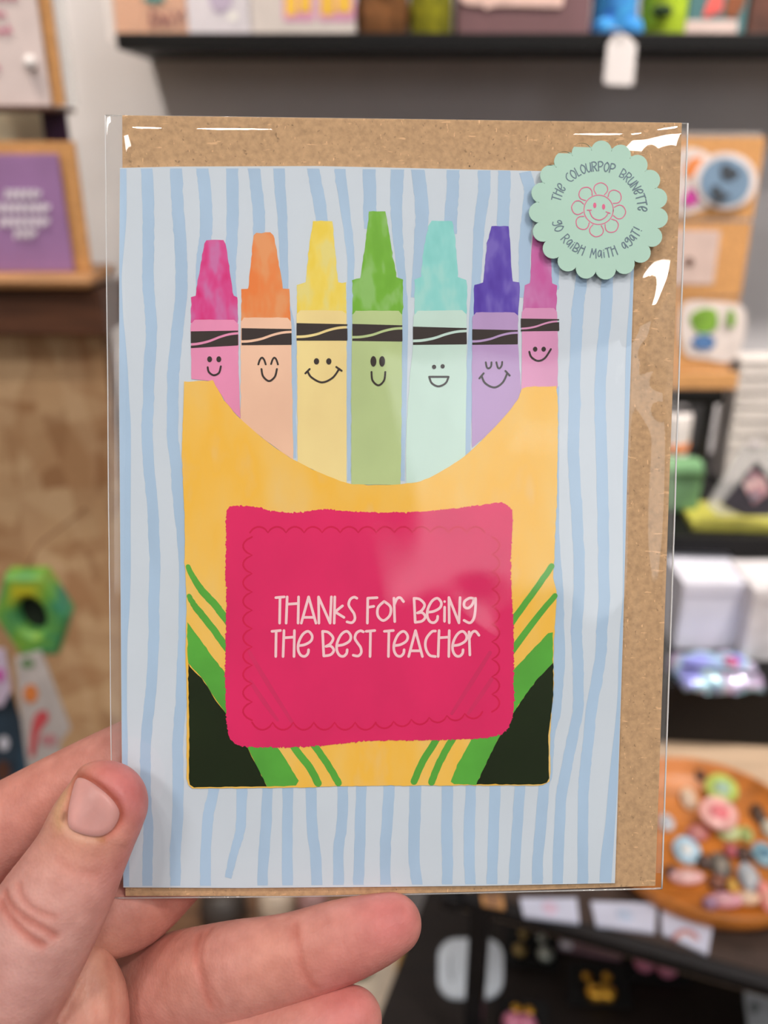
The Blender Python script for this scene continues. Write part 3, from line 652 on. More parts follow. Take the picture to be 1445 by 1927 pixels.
CREASES = [  # (points, width mm, depth mm) of skin folds and joints
    ([(9,1683,160),(20,1705,158),(45,1728,158),(80,1748,158),(100,1762,159)], .8, .45), ([(2,1700,160),(20,1730,158),(52,1762,157),(78,1778,158)], .8, .5),
    ([(35,1668,161),(42,1690,160),(62,1712,159),(100,1726,158)], .7, .3), ([(110,1620,163),(140,1640,161),(180,1645,161)], .9, .15),
    ([(556,1745,172),(562,1790,170.5),(572,1828,171),(592,1858,173)], .7, .3), ([(549,1750,172),(556,1800,170.5),(566,1840,172)], .6, .18),
    ([(372,1765,171),(368,1800,170),(380,1850,169.5),(398,1895,170)], .8, .32), ([(395,1748,172),(376,1785,170.5),(384,1840,169.5),(412,1890,170)], .8, .2),
    ([(205,1810,179),(212,1850,176),(214,1920,174)], .8, .2), ([(175,1850,177),(185,1927,174)], .8, .18),
    ([(560,1955,167),(566,1985,167)], .9, .4)]
ACTIVE = None                                     # the fingers being meshed: the palm with thumb, index and little finger, or one rooted finger
def hand_sdf(P, detail=False, cull=True):
    bl = ball(P) if cull else None
    ids = ACTIVE if ACTIVE is not None else range(len(FINGERS))
    if len(ids) == 1: pm = np.full(len(P), 1e3)
    else:
        pm = sd_chain(P, PALMS[0], 1.0, bl)
        for c in PALMS[1:]: pm = smin(pm, sd_chain(P, c, 1.0, bl), 10.0)
    D = None; W = None
    for i in ids:
        C = FINGERS[i]
        s_ = sd_chain(P, C, FLAT[i], bl)
        f = smin(s_, pm, (3.5, 5, 4, 2.0, 3, 4)[i])
        D = s_ if D is None else smin(D, s_, 0.8); W = f if W is None else np.minimum(W, f)
    D = np.minimum(D, W)
    if detail:
        for pts, wdt, dep in CREASES: D = D + crease(P, pts, wdt, dep, bl=bl)
        D = D + crease(P, RIM, .8, .75, 3, bl=bl)
        D = D - crease(P, SWELL, 2.2, .85, bl=bl)          # flesh of the fingertip swells beyond the nail
    return D
def trace(pts):
    """put each pixel of a fold on the skin it crosses"""
    Q = np.array([p[:2] for p in pts], float); t = np.full(len(Q), 140.0)
    dirs = np.stack([(Q[:, 0] - PCX) / F, -(Q[:, 1] - PCY) / F, np.ones(len(Q))], 1)
    for _ in range(80): t = t + np.clip(hand_sdf(dirs * t[:, None], False, False), -2, 2) * .85
    return [(float(a), float(b), float(min(c, 205.0))) for (a, b), c in zip(Q, t)]
CREASES = [(trace(p), w_, d_) for p, w_, d_ in CREASES]
RIM = trace(NAIL); RIM = RIM + [RIM[0]]
SWELL = trace([(160,1446),(182,1447),(207,1463),(228,1484),(243,1512),(247,1545),(238,1572)])
def surface_nets(lo, hi, vox):
    n = np.ceil((np.array(hi) - lo) / vox).astype(int) + 1
    ax = [lo[i] + vox * np.arange(n[i]) for i in range(3)]
    D = np.full(n, 50.0, np.float32)
    B = 8                                             # a coarse pass finds the blocks that touch the surface
    bi = [np.arange(0, n[i], B) for i in range(3)]
    cen = np.stack(np.meshgrid(*[ax[i][np.minimum(bi[i] + B // 2, n[i] - 1)] for i in range(3)], indexing='ij'), -1)
    dc = hand_sdf(cen.reshape(-1, 3), cull=False).reshape(cen.shape[:3])
    for I, i in enumerate(bi[0]):
        for J, j in enumerate(bi[1]):
            for K, k in enumerate(bi[2]):
                s_ = np.s_[i:i + B, j:j + B, k:k + B]; dv = dc[I, J, K]
                if abs(dv) > B * vox * 1.05 + 2: D[s_] = 5.0 if dv > 0 else -5.0; continue
                g = np.stack(np.meshgrid(ax[0][i:i + B], ax[1][j:j + B], ax[2][k:k + B], indexing='ij'), -1)
                D[s_] = hand_sdf(g.reshape(-1, 3)).reshape(g.shape[:3])
    ins = D < 0
    c = ins[:-1, :-1, :-1].astype(np.int8); tot = np.zeros_like(c)
    for a in (0, 1):
        for b in (0, 1):
            for d in (0, 1): tot = tot + ins[a:n[0] - 1 + a, b:n[1] - 1 + b, d:n[2] - 1 + d]
    act = (tot > 0) & (tot < 8); idx = -np.ones(act.shape, int); cells = np.argwhere(act); idx[act] = np.arange(len(cells))
    acc = np.zeros((len(cells), 3)); cnt = np.zeros(len(cells)); off = [(a, b, d) for a in (0, 1) for b in (0, 1) for d in (0, 1)]
    val = {o: D[cells[:, 0] + o[0], cells[:, 1] + o[1], cells[:, 2] + o[2]].astype(float) for o in off}
    for o in off:
        for k in range(3):
            if o[k] == 0:
                p = list(o); p[k] = 1; p = tuple(p); va, vb = val[o], val[p]; m = (va < 0) != (vb < 0)
                t = va[m] / (va[m] - vb[m]); q = np.tile(np.array(o, float), (m.sum(), 1)); q[:, k] = t
                acc[m] += q; cnt[m] += 1
    V = np.array(lo) + vox * (cells + acc / cnt[:, None])
    Q = []
    for k in range(3):
        a, b = [(1, 2), (2, 0), (0, 1)][k]
        sl0 = [slice(None)] * 3; sl1 = [slice(None)] * 3; sl0[k] = slice(0, -1); sl1[k] = slice(1, None)
        x = np.argwhere(ins[tuple(sl0)] != ins[tuple(sl1)])
        x = x[(x[:, a] > 0) & (x[:, b] > 0) & (x[:, a] < n[a] - 1) & (x[:, b] < n[b] - 1)]
        e = np.zeros(3, int); ea = e.copy(); ea[a] = 1; eb = e.copy(); eb[b] = 1
        g = lambda y: idx[y[:, 0], y[:, 1], y[:, 2]]
        q = np.stack([g(x - ea - eb), g(x - eb), g(x), g(x - ea)], 1)
        fl_ = ~ins[x[:, 0], x[:, 1], x[:, 2]]
        q[fl_] = q[fl_][:, ::-1]; Q.append(q)
    return V, np.vstack(Q)
def subdivide(V, Q):
    tm = bpy.data.meshes.new('hand_tmp'); tm.from_pydata(V.tolist(), [], Q.tolist()); tm.update()
    to = bpy.data.objects.new('hand_tmp', tm); COL.objects.link(to)
    sb = to.modifiers.new('s', 'SUBSURF'); sb.levels = 1; sb.render_levels = 1
    dg = bpy.context.evaluated_depsgraph_get(); em = to.evaluated_get(dg).to_mesh()
    V = np.empty(len(em.vertices) * 3); em.vertices.foreach_get('co', V); V = V.reshape(-1, 3)
    li = np.empty(len(em.loops), np.int32); em.loops.foreach_get('vertex_index', li); Q = li.reshape(-1, 4)
    to.evaluated_get(dg).to_mesh_clear(); bpy.data.objects.remove(to); bpy.data.meshes.remove(tm)
    return V, Q
def project(V):
    """Newton steps onto the detailed field, in small spatial batches"""
    V = V.copy(); e = .25
    key = (np.floor(V / 9.0) @ np.array([1.0, 1000.0, 1000000.0])); order = np.argsort(key, kind='stable'); cuts = np.flatnonzero(np.diff(key[order])) + 1
    for sel in np.split(order, cuts):
        P = V[sel]; d = hand_sdf(P, True); G = np.empty_like(P)
        for k in range(3):
            q = P.copy(); q[:, k] += e; G[:, k] = (hand_sdf(q, True) - d) / e
        gn = np.linalg.norm(G, axis=1); ok = np.clip((gn - .72) / .2, 0, 1)[:, None]      # leave the bottoms of clefts alone
        G /= np.maximum(gn, .3)[:, None]
        P1 = P - G * np.clip(d, -.8, .8)[:, None] * .9 * ok
        V[sel] = P1 - G * np.clip(hand_sdf(P1, True), -.3, .3)[:, None] * .6 * ok
    return V
HV = []; HQ = []; nv0 = 0
for ids in ((0, 1, 4, 5), (3,), (2,)):
    ACTIVE = ids
    allc = np.vstack([FINGERS[i] for i in ids] + (PALMS if len(ids) > 1 else []))
    lo = (allc[:, :3] - allc[:, 3:]).min(0) - 3; hi = (allc[:, :3] + allc[:, 3:]).max(0) + 3; lo[1] = max(lo[1], -265)
    v_, q_ = subdivide(*surface_nets(lo, hi, 1.1)); HV.append(project(v_)); HQ.append(q_ + nv0); nv0 += len(v_)
HV = np.vstack(HV); HQ = np.vstack(HQ); ACTIVE = None
def to_world(V): return CAM + (V[:, :1] * RIGHT + V[:, 1:2] * UP + V[:, 2:3] * FWD) * 0.001
# skin tone: warm pink with flushed tips, paler knuckles and redder folds
def blob(c, r): return np.exp(-(((HV - cs(c)) / r) ** 2).sum(1))
lc = lambda c: np.array(lin(c)[:3])
skin = np.tile(lc((209, 148, 137)), (len(HV), 1))
def tint(wt, c): 
    global skin
    wt = np.clip(wt, 0, 1)[:, None]; skin = skin * (1 - wt) + lc(c) * wt
tint(.75 * blob((245, 1500, 166), (9, 12, 9)), (208, 120, 126)); tint(.5 * blob((235, 1590, 166), (8, 10, 9)), (206, 124, 126))
tint(.6 * blob((180, 1440, 166), (9, 5, 9)), (204, 112, 106)); tint(.5 * blob((128, 1580, 163), (5, 4, 7)), (206, 118, 110))
tint(.55 * blob((185, 1590, 162), (8, 6, 8)), (224, 170, 140)); tint(.5 * blob((112, 1500, 166), (5, 10, 8)), (224, 176, 138))
tint(.55 * blob((60, 1760, 158), (12, 12, 12)), (224, 178, 168)); tint(.5 * blob((20, 1850, 158), (14, 14, 14)), (222, 174, 170))
tint(.75 * blob((735, 1735, 174), (9, 7, 9)), (212, 116, 118)); tint(.5 * blob((600, 1800, 172), (15, 8, 10)), (210, 134, 120)); tint(.5 * blob((300, 1830, 172), (9, 10, 10)), (204, 134, 112))
tint(.5 * blob((500, 1800, 170), (8, 9, 9)), (216, 150, 130)); tint(.7 * blob((660, 1900, 169), (9, 8, 9)), (212, 118, 118)); tint(.6 * blob((180, 1880, 177), (6, 13, 8)), (222, 174, 140))
tint(.55 * blob((60, 1480, 183), (20, 12, 12)), (218, 142, 124)); tint(.5 * blob((290, 1720, 184), (10, 8, 9)), (208, 132, 112))
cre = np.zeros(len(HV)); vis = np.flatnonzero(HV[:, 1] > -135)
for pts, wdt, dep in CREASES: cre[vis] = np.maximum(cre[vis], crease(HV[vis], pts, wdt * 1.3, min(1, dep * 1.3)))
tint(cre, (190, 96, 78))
def tint_line(k, *a):
    wt = np.zeros(len(HV)); wt[vis] = k * crease(HV[vis], *a); return wt
tint(tint_line(.8, RIM, 1.1, 1, 3), (176, 84, 60))
tint(tint_line(.8, trace([(124,1560),(140,1574),(160,1580),(178,1582)]), 1.0, 1, 3), (218, 170, 146)); tint(tint_line(.7, trace([(118,1500),(108,1530),(112,1552)]), 1.3, 1, 3), (216, 170, 128)); tint(tint_line(.8, trace([(121,1532),(119,1541)]), .5, 1, 3), (120, 70, 30)); tint(tint_line(.7, trace([(184,1579),(193,1582)]), .6, 1, 3), (176, 112, 60))
m_skin, nt, b = base_mat('skin')
at = nt.nodes.new('ShaderNodeAttribute'); at.attribute_name = 'skin_tone'
tc = nt.nodes.new('ShaderNodeTexCoord'); n1 = nt.nodes.new('ShaderNodeTexNoise'); n1.inputs['Scale'].default_value = 210; n1.inputs['Detail'].default_value = 5
nt.links.new(tc.outputs['Object'], n1.inputs['Vector'])
r1 = ramp_node(nt, [(.3, (226, 214, 212)), (.7, (255, 255, 255))]); nt.links.new(n1.outputs['Fac'], r1.inputs['Fac'])
mx = nt.nodes.new('ShaderNodeMix'); mx.data_type = 'RGBA'; mx.blend_type = 'MULTIPLY'; mx.inputs[0].default_value = .8
nt.links.new(at.outputs['Color'], mx.inputs[6]); nt.links.new(r1.outputs['Color'], mx.inputs[7]); nt.links.new(mx.outputs[2], b.inputs['Base Color'])
b.inputs['Roughness'].default_value = .48; b.inputs['Specular IOR Level'].default_value = .35
b.inputs['Subsurface Weight'].default_value = .25; b.inputs['Subsurface Radius'].default_value = (1, .3, .15); b.inputs['Subsurface Scale'].default_value = .0015
mp = nt.nodes.new('ShaderNodeMapping'); mp.inputs['Scale'].default_value = (1, .6, 1); mp.inputs['Rotation'].default_value = (.4, .3, .7); nt.links.new(tc.outputs['Object'], mp.inputs['Vector'])
n2 = nt.nodes.new('ShaderNodeTexVoronoi'); n2.inputs['Scale'].default_value = 1500; nt.links.new(mp.outputs['Vector'], n2.inputs['Vector'])
n3 = nt.nodes.new('ShaderNodeTexNoise'); n3.inputs['Scale'].default_value = 700; n3.inputs['Detail'].default_value = 4; nt.links.new(mp.outputs['Vector'], n3.inputs['Vector'])
ad = nt.nodes.new('ShaderNodeMath'); ad.operation = 'ADD'; nt.links.new(n2.outputs['Distance'], ad.inputs[0]); nt.links.new(n3.outputs['Fac'], ad.inputs[1])
bp = nt.nodes.new('ShaderNodeBump'); bp.inputs['Strength'].default_value = .2; bp.inputs['Distance'].default_value = .00025
nt.links.new(ad.outputs[0], bp.inputs['Height']); nt.links.new(bp.outputs['Normal'], b.inputs['Normal'])
hand = thing('hand', atD(-330, 3000, .216), 'bare left hand pinching the sleeved card by its lower left corner', 'hand')
ho = mk('skin', to_world(HV), HQ, m_skin, hand, smooth=True)
ca = ho.data.color_attributes.new('skin_tone', 'FLOAT_COLOR', 'POINT')
ca.data.foreach_set('color', np.hstack([skin, np.ones((len(skin), 1))]).astype(np.float32).ravel())
# the thumbnail: a curved plate lying in its bed
NP = cr(np.array(NAIL, float), 4, True); nc = NP.mean(0); rings = [0, .2, .4, .6, .75, .88, .96, 1.0]; V2 = []; edge_ = []
for r in rings:
    for p in NP[::2]: V2.append(nc + (p - nc) * r); edge_.append(r)
V2 = np.array(V2); edge_ = np.array(edge_)
dep = np.full(len(V2), 145.0)
for _ in range(60):
    P = np.stack([(V2[:, 0] - PCX) / F * dep, -(V2[:, 1] - PCY) / F * dep, dep], 1); dep += np.clip(hand_sdf(P, False), -2, 2) * .8
u_ = (V2 - nc) @ np.array([.93, .36]) / 50.0
dep = dep - .30 + .55 * np.clip(edge_ - .88, 0, 1) / .12 * .6 + .12 * u_ ** 2
P = np.stack([(V2[:, 0] - PCX) / F * dep, -(V2[:, 1] - PCY) / F * dep, dep], 1); ns = len(NP[::2])
m_nail = M('nail', (206, 150, 144), rough=.42, var=.05, scale=160, stretch=(1, 1, .3), sss=.15, spec=.4)
mk('thumbnail', to_world(P), [[i * ns + k, i * ns + (k + 1) % ns, (i + 1) * ns + (k + 1) % ns, (i + 1) * ns + k][::-1] for i in range(len(rings) - 1) for k in range(ns)], m_nail, hand, smooth=True, label='short bare thumbnail')

# ================================================================== the shop behind
def bx(px0, py0, px1, py1, Y):
    """X range and Z range of an upright rectangle standing at distance Y whose corners show at these pixels"""
    a = atY(px0, (py0 + py1) / 2, Y); b = atY(px1, (py0 + py1) / 2, Y); xm = (px0 + px1) / 2
    return a[0], b[0], atY(xm, py1, Y)[2], atY(xm, py0, Y)[2]
m_black = M('black_lacquer', (15, 14, 15), rough=.5, var=.1, scale=20, spec=.25)
m_blackm = M('black_steel', (30, 30, 33), rough=.35, var=.1, scale=40, metal=.3)
m_white = M('white_card', (228, 222, 222), rough=.7, var=.02, scale=30)
m_whiteb = M('bluish_white_card', (222, 222, 236), rough=.6, var=.02, scale=30)
m_bgkraft = kraft('display_kraft', (205, 152, 98), .3)
m_wood = M('oiled_wood', (176, 128, 84), rough=.5, var=.14, scale=14, stretch=(1, 8, 8), bump=.1)
m_walnut = M('dark_walnut', (92, 58, 40), rough=.5, var=.18, scale=12, stretch=(1, 8, 8), bump=.1)
m_tan = M('pale_table_wood', (206, 178, 150), rough=.55, var=.07, scale=10, stretch=(1, 7, 1))
m_pinktxt = M('muted_pink_print', (196, 110, 140), rough=.7)
m_clear = film('clear_packet', 1.3, .08, haze=.06)
def wallprint(name, P, y, mat, parent, **k):
    """flat print on an upright card: outline in (X, Z) at depth y"""
    V = [(p[0], y, p[1]) for p in P]; return mk(name, V, tess(V), mat, parent, **k)
def pl(px, py, Y):
    p = atY(px, py, Y); return (p[0], p[2])

# ------------------------------------------------------------------ black picture ledge
SY0 = .93; sx0 = atY(222, 75, SY0)[0]; sz1 = atY(700, 63, SY0)[2]; sz0 = atY(700, 94, SY0)[2]
lg = thing('picture_ledge', ((sx0 + .75) / 2, WALL_Y, sz0), 'long black picture ledge on the grey wall', 'shelf')
box('shelf_board', (sx0, SY0, sz0), (.80, WALL_Y - .001, sz1 - .004), m_black, lg, .0015)
box('front_lip', (sx0, SY0 - .006, sz0), (.80, SY0, sz1), m_black, lg, .001)
SZ = sz1 - .004
def shelf_card(name, px0, px1, h, col, label, cat, Y=.965, th=.004, lean=R(-6), group=None):
    x0 = atY(px0, 40, Y)[0]; x1 = atY(px1, 40, Y)[0]
    t = thing(name, ((x0 + x1) / 2, Y, SZ), label, cat, group)
    box('card_board', (x0, Y, SZ), (x1, Y + th, SZ + h), col, t, .0004)
    return t, x0, x1
def print_on(t, name, px, Y, mat, off=.0006): return wallprint(name, [pl(x, y, Y) for x, y in px], Y - off, mat, t)
# peach card in a white-edged sleeve
t, x0, x1 = shelf_card('greeting_card', 216, 352, .148, M('peach_card', (232, 176, 142), rough=.7, var=.03), 'peach greeting card with dark lettering at the left end of the black ledge', 'greeting card', .955)
box('clear_sleeve', (x0 - .007, .9535, SZ), (x1, .9545, SZ + .16), m_clear, t); box('sleeve_edge', (x0 - .008, .9535, SZ), (x0 - .0015, .956, SZ + .16), m_white, t)
m_mauve = M('mauve_print', (128, 78, 86), rough=.7)
def upright_text(txt, px0, py0, px1, py1, Y, mat, parent, wpx, off=.0008):
    n = len(txt); L = []
    for i, ch in enumerate(txt):
        a = px0 + (px1 - px0) * (i + .08) / n; b_ = px0 + (px1 - px0) * (i + .88) / n
        if ch == 'D': g = [[(a, py1), (a, py0)], cr([(a, py0), (b_, (py0 * 2 + py1) / 3), (b_, (py0 + py1 * 2) / 3), (a, py1)], 5)]
        elif ch == 'Y': g = [[(a, py0), ((a + b_) / 2, (py0 + py1) / 2)], [(b_, py0), ((a + b_) / 2, (py0 + py1) / 2), ((a + b_) / 2, py1)]]
        elif ch == 'A': g = [[(a, py1), ((a + b_) / 2, py0), (b_, py1)], [(a + 3, py1 - 7), (b_ - 3, py1 - 7)]]
        else: g = []
        L += g
    return strokes('printed_word', L, wpx, 0, mat, parent, mapf=lambda x, y: np.array([pl(x, y, Y)[0], Y - off, pl(x, y, Y)[1]]), nrm=(0, -1, 0))
upright_text('DAY', 283, 22, 348, 48, .9535, m_mauve, t, 4.5)
print_on(t, 'teal_spot', circ(290, -2, 22, 7, 14), .9535, M('teal_print', (72, 140, 138), rough=.7))
# white card with a lavender drawing
t, x0, x1 = shelf_card('greeting_card', 354, 470, .148, M('cool_white_card', (216, 210, 218), rough=.5, var=.02), 'white greeting card with a lavender drawing beside the peach card', 'greeting card', .955)
print_on(t, 'lavender_drawing', cr([(392, -20), (395, 8), (412, 26), (432, 14), (442, -18)], 5), .955, M('lavender_print', (186, 172, 196), rough=.7))
print_on(t, 'highlight_dot', circ(438, 31, 9, 8, 14), .955, M('painted_glint', (252, 244, 236), rough=.3))  # a lamp's glint on the clear sleeve, painted as a pale dot
# wide white card with chunky yellow letters outlined in pink
t, x0, x1 = shelf_card('greeting_card', 474, 668, .13, M('warm_white_card', (214, 204, 200), rough=.6, var=.02), 'wide white card with chunky yellow shapes edged in pink on the ledge', 'greeting card', .955)
m_pk = M('pink_edge_print', (222, 156, 190), rough=.7); m_yl = M('sunny_print', (246, 194, 72), rough=.7)
for cx0, cx1 in ((532, 592), (598, 668)):
    print_on(t, 'pink_outline', rrect(cx0, -60, cx1, 40, 8), .955, m_pk)
    wdt = (cx1 - cx0 - 12) / 2
    for q in (0, 1): print_on(t, 'yellow_stroke', rrect(cx0 + 5 + q * (wdt + 2), -60, cx0 + 3 + wdt + q * (wdt + 2), 29 - 5 * q, 5), .955, m_yl, .001)
# little plush animals and boxes
def plush(name, px0, px1, h, mat, label, prof, Y=.985, depth=.03, cat='soft toy'):
    x0 = atY(px0, 40, Y)[0]; x1 = atY(px1, 40, Y)[0]; r = (x1 - x0) / 2; c = ((x0 + x1) / 2, Y, SZ)
    t = thing(name, c, label, cat)
    v, f = lathe([(r * a, h * b) for a, b in prof], c, 20, sy=depth / r); mk('body', v, f, mat, t, smooth=True); return t, c, r
m_brownfelt = M('brown_felt', (126, 82, 46), rough=.95, var=.15, scale=120, bump=.2)
t, c, r = plush('soft_toy', 668, 772, .10, m_brownfelt, 'brown felt toy with a tapering body on the black ledge', [(.0, 0), (.80, .005), (.92, .06), (1.0, .3), (.72, .6), (.35, .85), (.18, .95), (.0, 1)])
v, f = lathe([(0, 0), (.012, .003), (.016, .012), (.010, .022), (0, .026)], (c[0], c[1] - .028, SZ + .045), 14); mk('snout', v, f, M('dark_felt', (60, 40, 34), rough=.95), t, smooth=True)
t, c, r = plush('soft_toy', 770, 850, .11, M('olive_felt', (132, 128, 20), rough=.95, var=.2, scale=120, bump=.25), 'olive green knitted toy on the ledge beside the mauve box', [(0, 0), (.9, .005), (1, .06), (.98, .4), (.9, .75), (.55, .95), (0, 1)])
for s_ in (-1, 1):
    v, f = lathe([(0, 0), (.008, .002), (.010, .012), (.006, .022), (0, .026)], (c[0] + s_ * .012, c[1], SZ + .105), 10); mk('ear', v, f, MATS['olive_felt'], t, smooth=True)
Y = .97; x0 = atY(862, 40, Y)[0]; x1 = atY(1110, 40, Y)[0]
t = thing('gift_box', ((x0 + x1) / 2, Y, SZ), 'dusky mauve gift box with a white cloud shaped label on the ledge', 'box')
box('box_body', (x0, Y, SZ), (x1, Y + .06, SZ + .075), M('mauve_board', (116, 82, 86), rough=.6, var=.12, scale=14, stretch=(1, 1, .1)), t, .002)
box('box_lid', (x0 - .001, Y - .002, SZ + .055), (x1 + .001, Y + .062, SZ + .08), MATS['mauve_board'], t, .002)
print_on(t, 'white_label', cr([(866, -30), (864, -2), (884, 10), (905, 10), (915, 18), (934, 12), (1000, 13), (1040, 14), (1058, 10), (1060, -30)], 4), Y, M('label_pink_white', (226, 190, 180), rough=.7), .0026)
m_bluek = M('blue_crochet', (52, 132, 204), rough=.95, scale=160, bump=.9, tex='voronoi', stops=[(.1, (44, 112, 190)), (.5, (66, 160, 220)), (.9, (58, 104, 196))])
t, c, r = plush('crochet_toy', 1112, 1196, .09, m_bluek, 'blue crocheted toy with bobbly wool above the white price tag', [(0, 0), (.88, .004), (1, .08), (.96, .35), (1.0, .6), (.8, .9), (0, 1)])
for s_ in (-1, 1):
    v, f = lathe([(0, 0), (.010, .002), (.013, .010), (.009, .018), (0, .021)], (c[0] + s_ * .013, c[1] - .022, SZ + .001), 12); mk('foot', v, f, m_bluek, t, smooth=True)
m_limek = M('lime_crochet', (158, 182, 34), rough=.95, scale=160, bump=.9, tex='voronoi', stops=[(.1, (144, 168, 28)), (.5, (172, 198, 44)), (.9, (150, 174, 30))])
t, c, r = plush('crochet_toy', 1204, 1290, .09, m_limek, 'lime green crocheted toy with a dark oval mouth on the ledge', [(0, 0), (.9, .004), (1, .08), (.97, .35), (1.0, .6), (.8, .9), (0, 1)])
v, f = lathe([(0, 0), (.008, .001), (.010, .004), (.006, .007), (0, .008)], tuple(np.array([atY(1243, 22, .955)[0], .954, atY(1243, 22, .955)[2]])), 16, axis=(0, -1, 0), sx=1.05, sy=.6); mk('mouth', v, f, M('dark_green_felt', (34, 56, 24), rough=.95), t, smooth=True)
Y = .965; x0 = atY(1292, 40, Y)[0]; x1 = atY(1404, 40, Y)[0]
t = thing('gift_box', ((x0 + x1) / 2, Y, SZ), 'small printed box in teal and coral with a pale base on the ledge', 'box')
box('box_body', (x0, Y, SZ), (x1, Y + .04, SZ + .075), M('teal_board', (70, 112, 116), rough=.6), t, .002)
box('pale_band', (x0 - .0005, Y - .0008, SZ + .003), (x1 - .008, Y, SZ + .019), M('pale_band_board', (206, 184, 178), rough=.6, var=.05), t, .0003)
print_on(t, 'coral_leaf', [(1322, 30), (1330, 6), (1342, -20), (1358, -20), (1360, 10), (1352, 28), (1340, 24), (1334, 34)], Y, M('coral_print', (218, 92, 86), rough=.7), .0012)
print_on(t, 'brown_leaf', [(1362, 30), (1366, 0), (1380, -30), (1408, -30), (1400, 10), (1385, 34)], Y, M('rust_print', (130, 72, 40), rough=.7), .0012)
x0 = atY(1408, 40, Y)[0]
t = thing('gift_box', (x0 + .04, Y, SZ), 'dark brown box at the right hand end of the photographed ledge', 'box')
box('box_body', (x0, Y, SZ), (x0 + .09, Y + .05, SZ + .09), M('dark_rust_board', (84, 48, 36), rough=.6, var=.25, scale=40), t, .002); box('box_lid', (x0 - .001, Y - .001, SZ + .066), (x0 + .091, Y + .051, SZ + .093), MATS['dark_rust_board'], t, .002)
# price tag hanging over the ledge
Y = .92; tp = [(1153, 68), (1168, 62), (1183, 68), (1198, 84), (1192, 158), (1184, 161), (1142, 159), (1136, 153), (1143, 84)]
t = thing('price_tag', atY(1165, 160, Y), 'blank white price tag hanging over the front of the black ledge', 'price tag')
prism('tag_card', [atY(x, y, Y) for x, y in tp], (0, .0006, 0), m_white, t)
v, f = tube([atY(1168, 70, Y - .0005), (atY(1166, 60, Y)[0], Y - .001, SZ + .006), (atY(1160, 50, Y)[0], .955, SZ + .012)], .0006, 6); mk('string', v, f, M('cotton_string', (214, 204, 190), rough=.9), t)
v, f = lathe([(.0016, 0), (.0026, 0), (.0026, .0004), (.0016, .0004)], atY(1168, 72, Y - .0006), 12, axis=(0, -1, 0)); mk('eyelet', v, f, M('grey_eyelet', (188, 184, 182), rough=.4), t)

# ------------------------------------------------------------------ wooden card rack on the left
RY = .72
def rack_card(px, Y, mat, label, zb, th=.003, env=None, envpx=None, film_px=None):
    x0, x1, _, z1 = bx(*px, Y); z0 = zb + .0005
    t = thing('greeting_card', ((x0 + x1) / 2, Y, z0), label, 'greeting card')
    box('card_board', (x0, Y, z0), (x1, Y + th, z1), mat, t, .0004)
    if envpx:
        a0, a1, b0, b1 = bx(*envpx, Y + .006); box('envelope', (a0, Y + .004, z0), (a1, Y + .007, b1), env, t, .0004)
    if film_px:
        a0, a1, b0, b1 = bx(*film_px, Y + .008); box('clear_sleeve', (a0, Y + .008, z0), (a1, Y + .0085, b1), film('sleeve_pale', 1.3, .1, haze=.35), t)
    return t
x_l = -1.05
rk = thing('card_rack', (atY(0, 560, RY)[0], RY + .06, .0), 'wooden card rack with narrow ledges on the left', 'rack')
def rail(py0, py1, pxr, Y, d, mat, nm='ledge', r_=.003):
    zz1 = atY(pxr, py0, Y)[2]; zz0 = atY(pxr, py1, Y)[2]; xr = atY(pxr, (py0 + py1) / 2, Y)[0]
    box(nm, (x_l, Y, zz0), (xr, Y + d, zz1), mat, rk, r_); return zz1, xr
z_up, _ = rail(199, 210, 98, RY - .012, .055, m_walnut)
z_lo, xr_ = rail(518, 545, 172, RY - .03, .075, m_wood, r_=.008)
fz1 = atY(180, 545, RY - .01)[2]; fz0 = atY(180, 632, RY - .01)[2]; fx = atY(196, 590, RY - .01)[0]
box('shade_board', (x_l, RY - .012, fz0), (fx, RY + .06, fz1), m_walnut, rk, .003)  # dark board put in for the shade below the lower ledge
zb0 = fz0; box('back_board', (x_l, RY + .05, zb0), (atY(92, 300, RY + .05)[0], RY + .06, z_up + .25), M('rack_cream_board', (206, 196, 172), rough=.7, var=.05), rk, .002)
t = rack_card((-140, -230, 66, 198), RY, M('blush_white_card', (222, 206, 204), rough=.6, var=.02), 'white card with pink handwriting on the upper left rack ledge', z_up, env=m_bgkraft, envpx=(-120, -225, 95, 198), film_px=(-120, -230, 118, 198))#=m_bgkraft, envpx=(-120, -225, 95, 198), film_px=(-120, -230, 118, 198))
yy = RY - .0012
for row, (a, b_, yb) in enumerate(((-20, 36, -2), (-20, 14, 30), (-20, 28, 62), (-20, 6, 132))):
    Lz = []
    for q in range(int((b_ - a) / 11)):
        x = a + q * 11; Lz.append([pl(x, yb, RY), pl(x + 3, yb - 14 + (q % 3) * 4, RY), pl(x + 8, yb - 2, RY)])
    if Lz: strokes('handwriting', Lz, .0022, 0, m_pinktxt, t, mapf=lambda x, z: np.array([x, yy, z]), nrm=(0, -1, 0))
v, f = lathe([(0, 0), (.004, .0008), (.0055, .002), (.004, .004), (0, .005)], (pl(60, 119, RY)[0], RY - .001, pl(56, 119, RY)[1]), 14, axis=(0, -1, 0)); mk('glint_bead', v, f, m_white, t, smooth=True)  # small white bead standing in for a highlight spot
x0, x1, z0, z1 = bx(72, 204, 132, 352, RY + .02)
t = thing('greeting_card', (x0, RY + .02, z_lo), 'dark plum card peeping out behind the lavender card on the rack', 'greeting card')
box('card_board', (x0 + .006, RY + .02, z_lo), (x1, RY + .023, z1), M('plum_card', (58, 30, 60), rough=.5, var=.1), t, .0004); box('card_insert', (x0 + .007, RY + .0235, z_lo), (x1 - .001, RY + .025, z1 - .001), m_white, t)
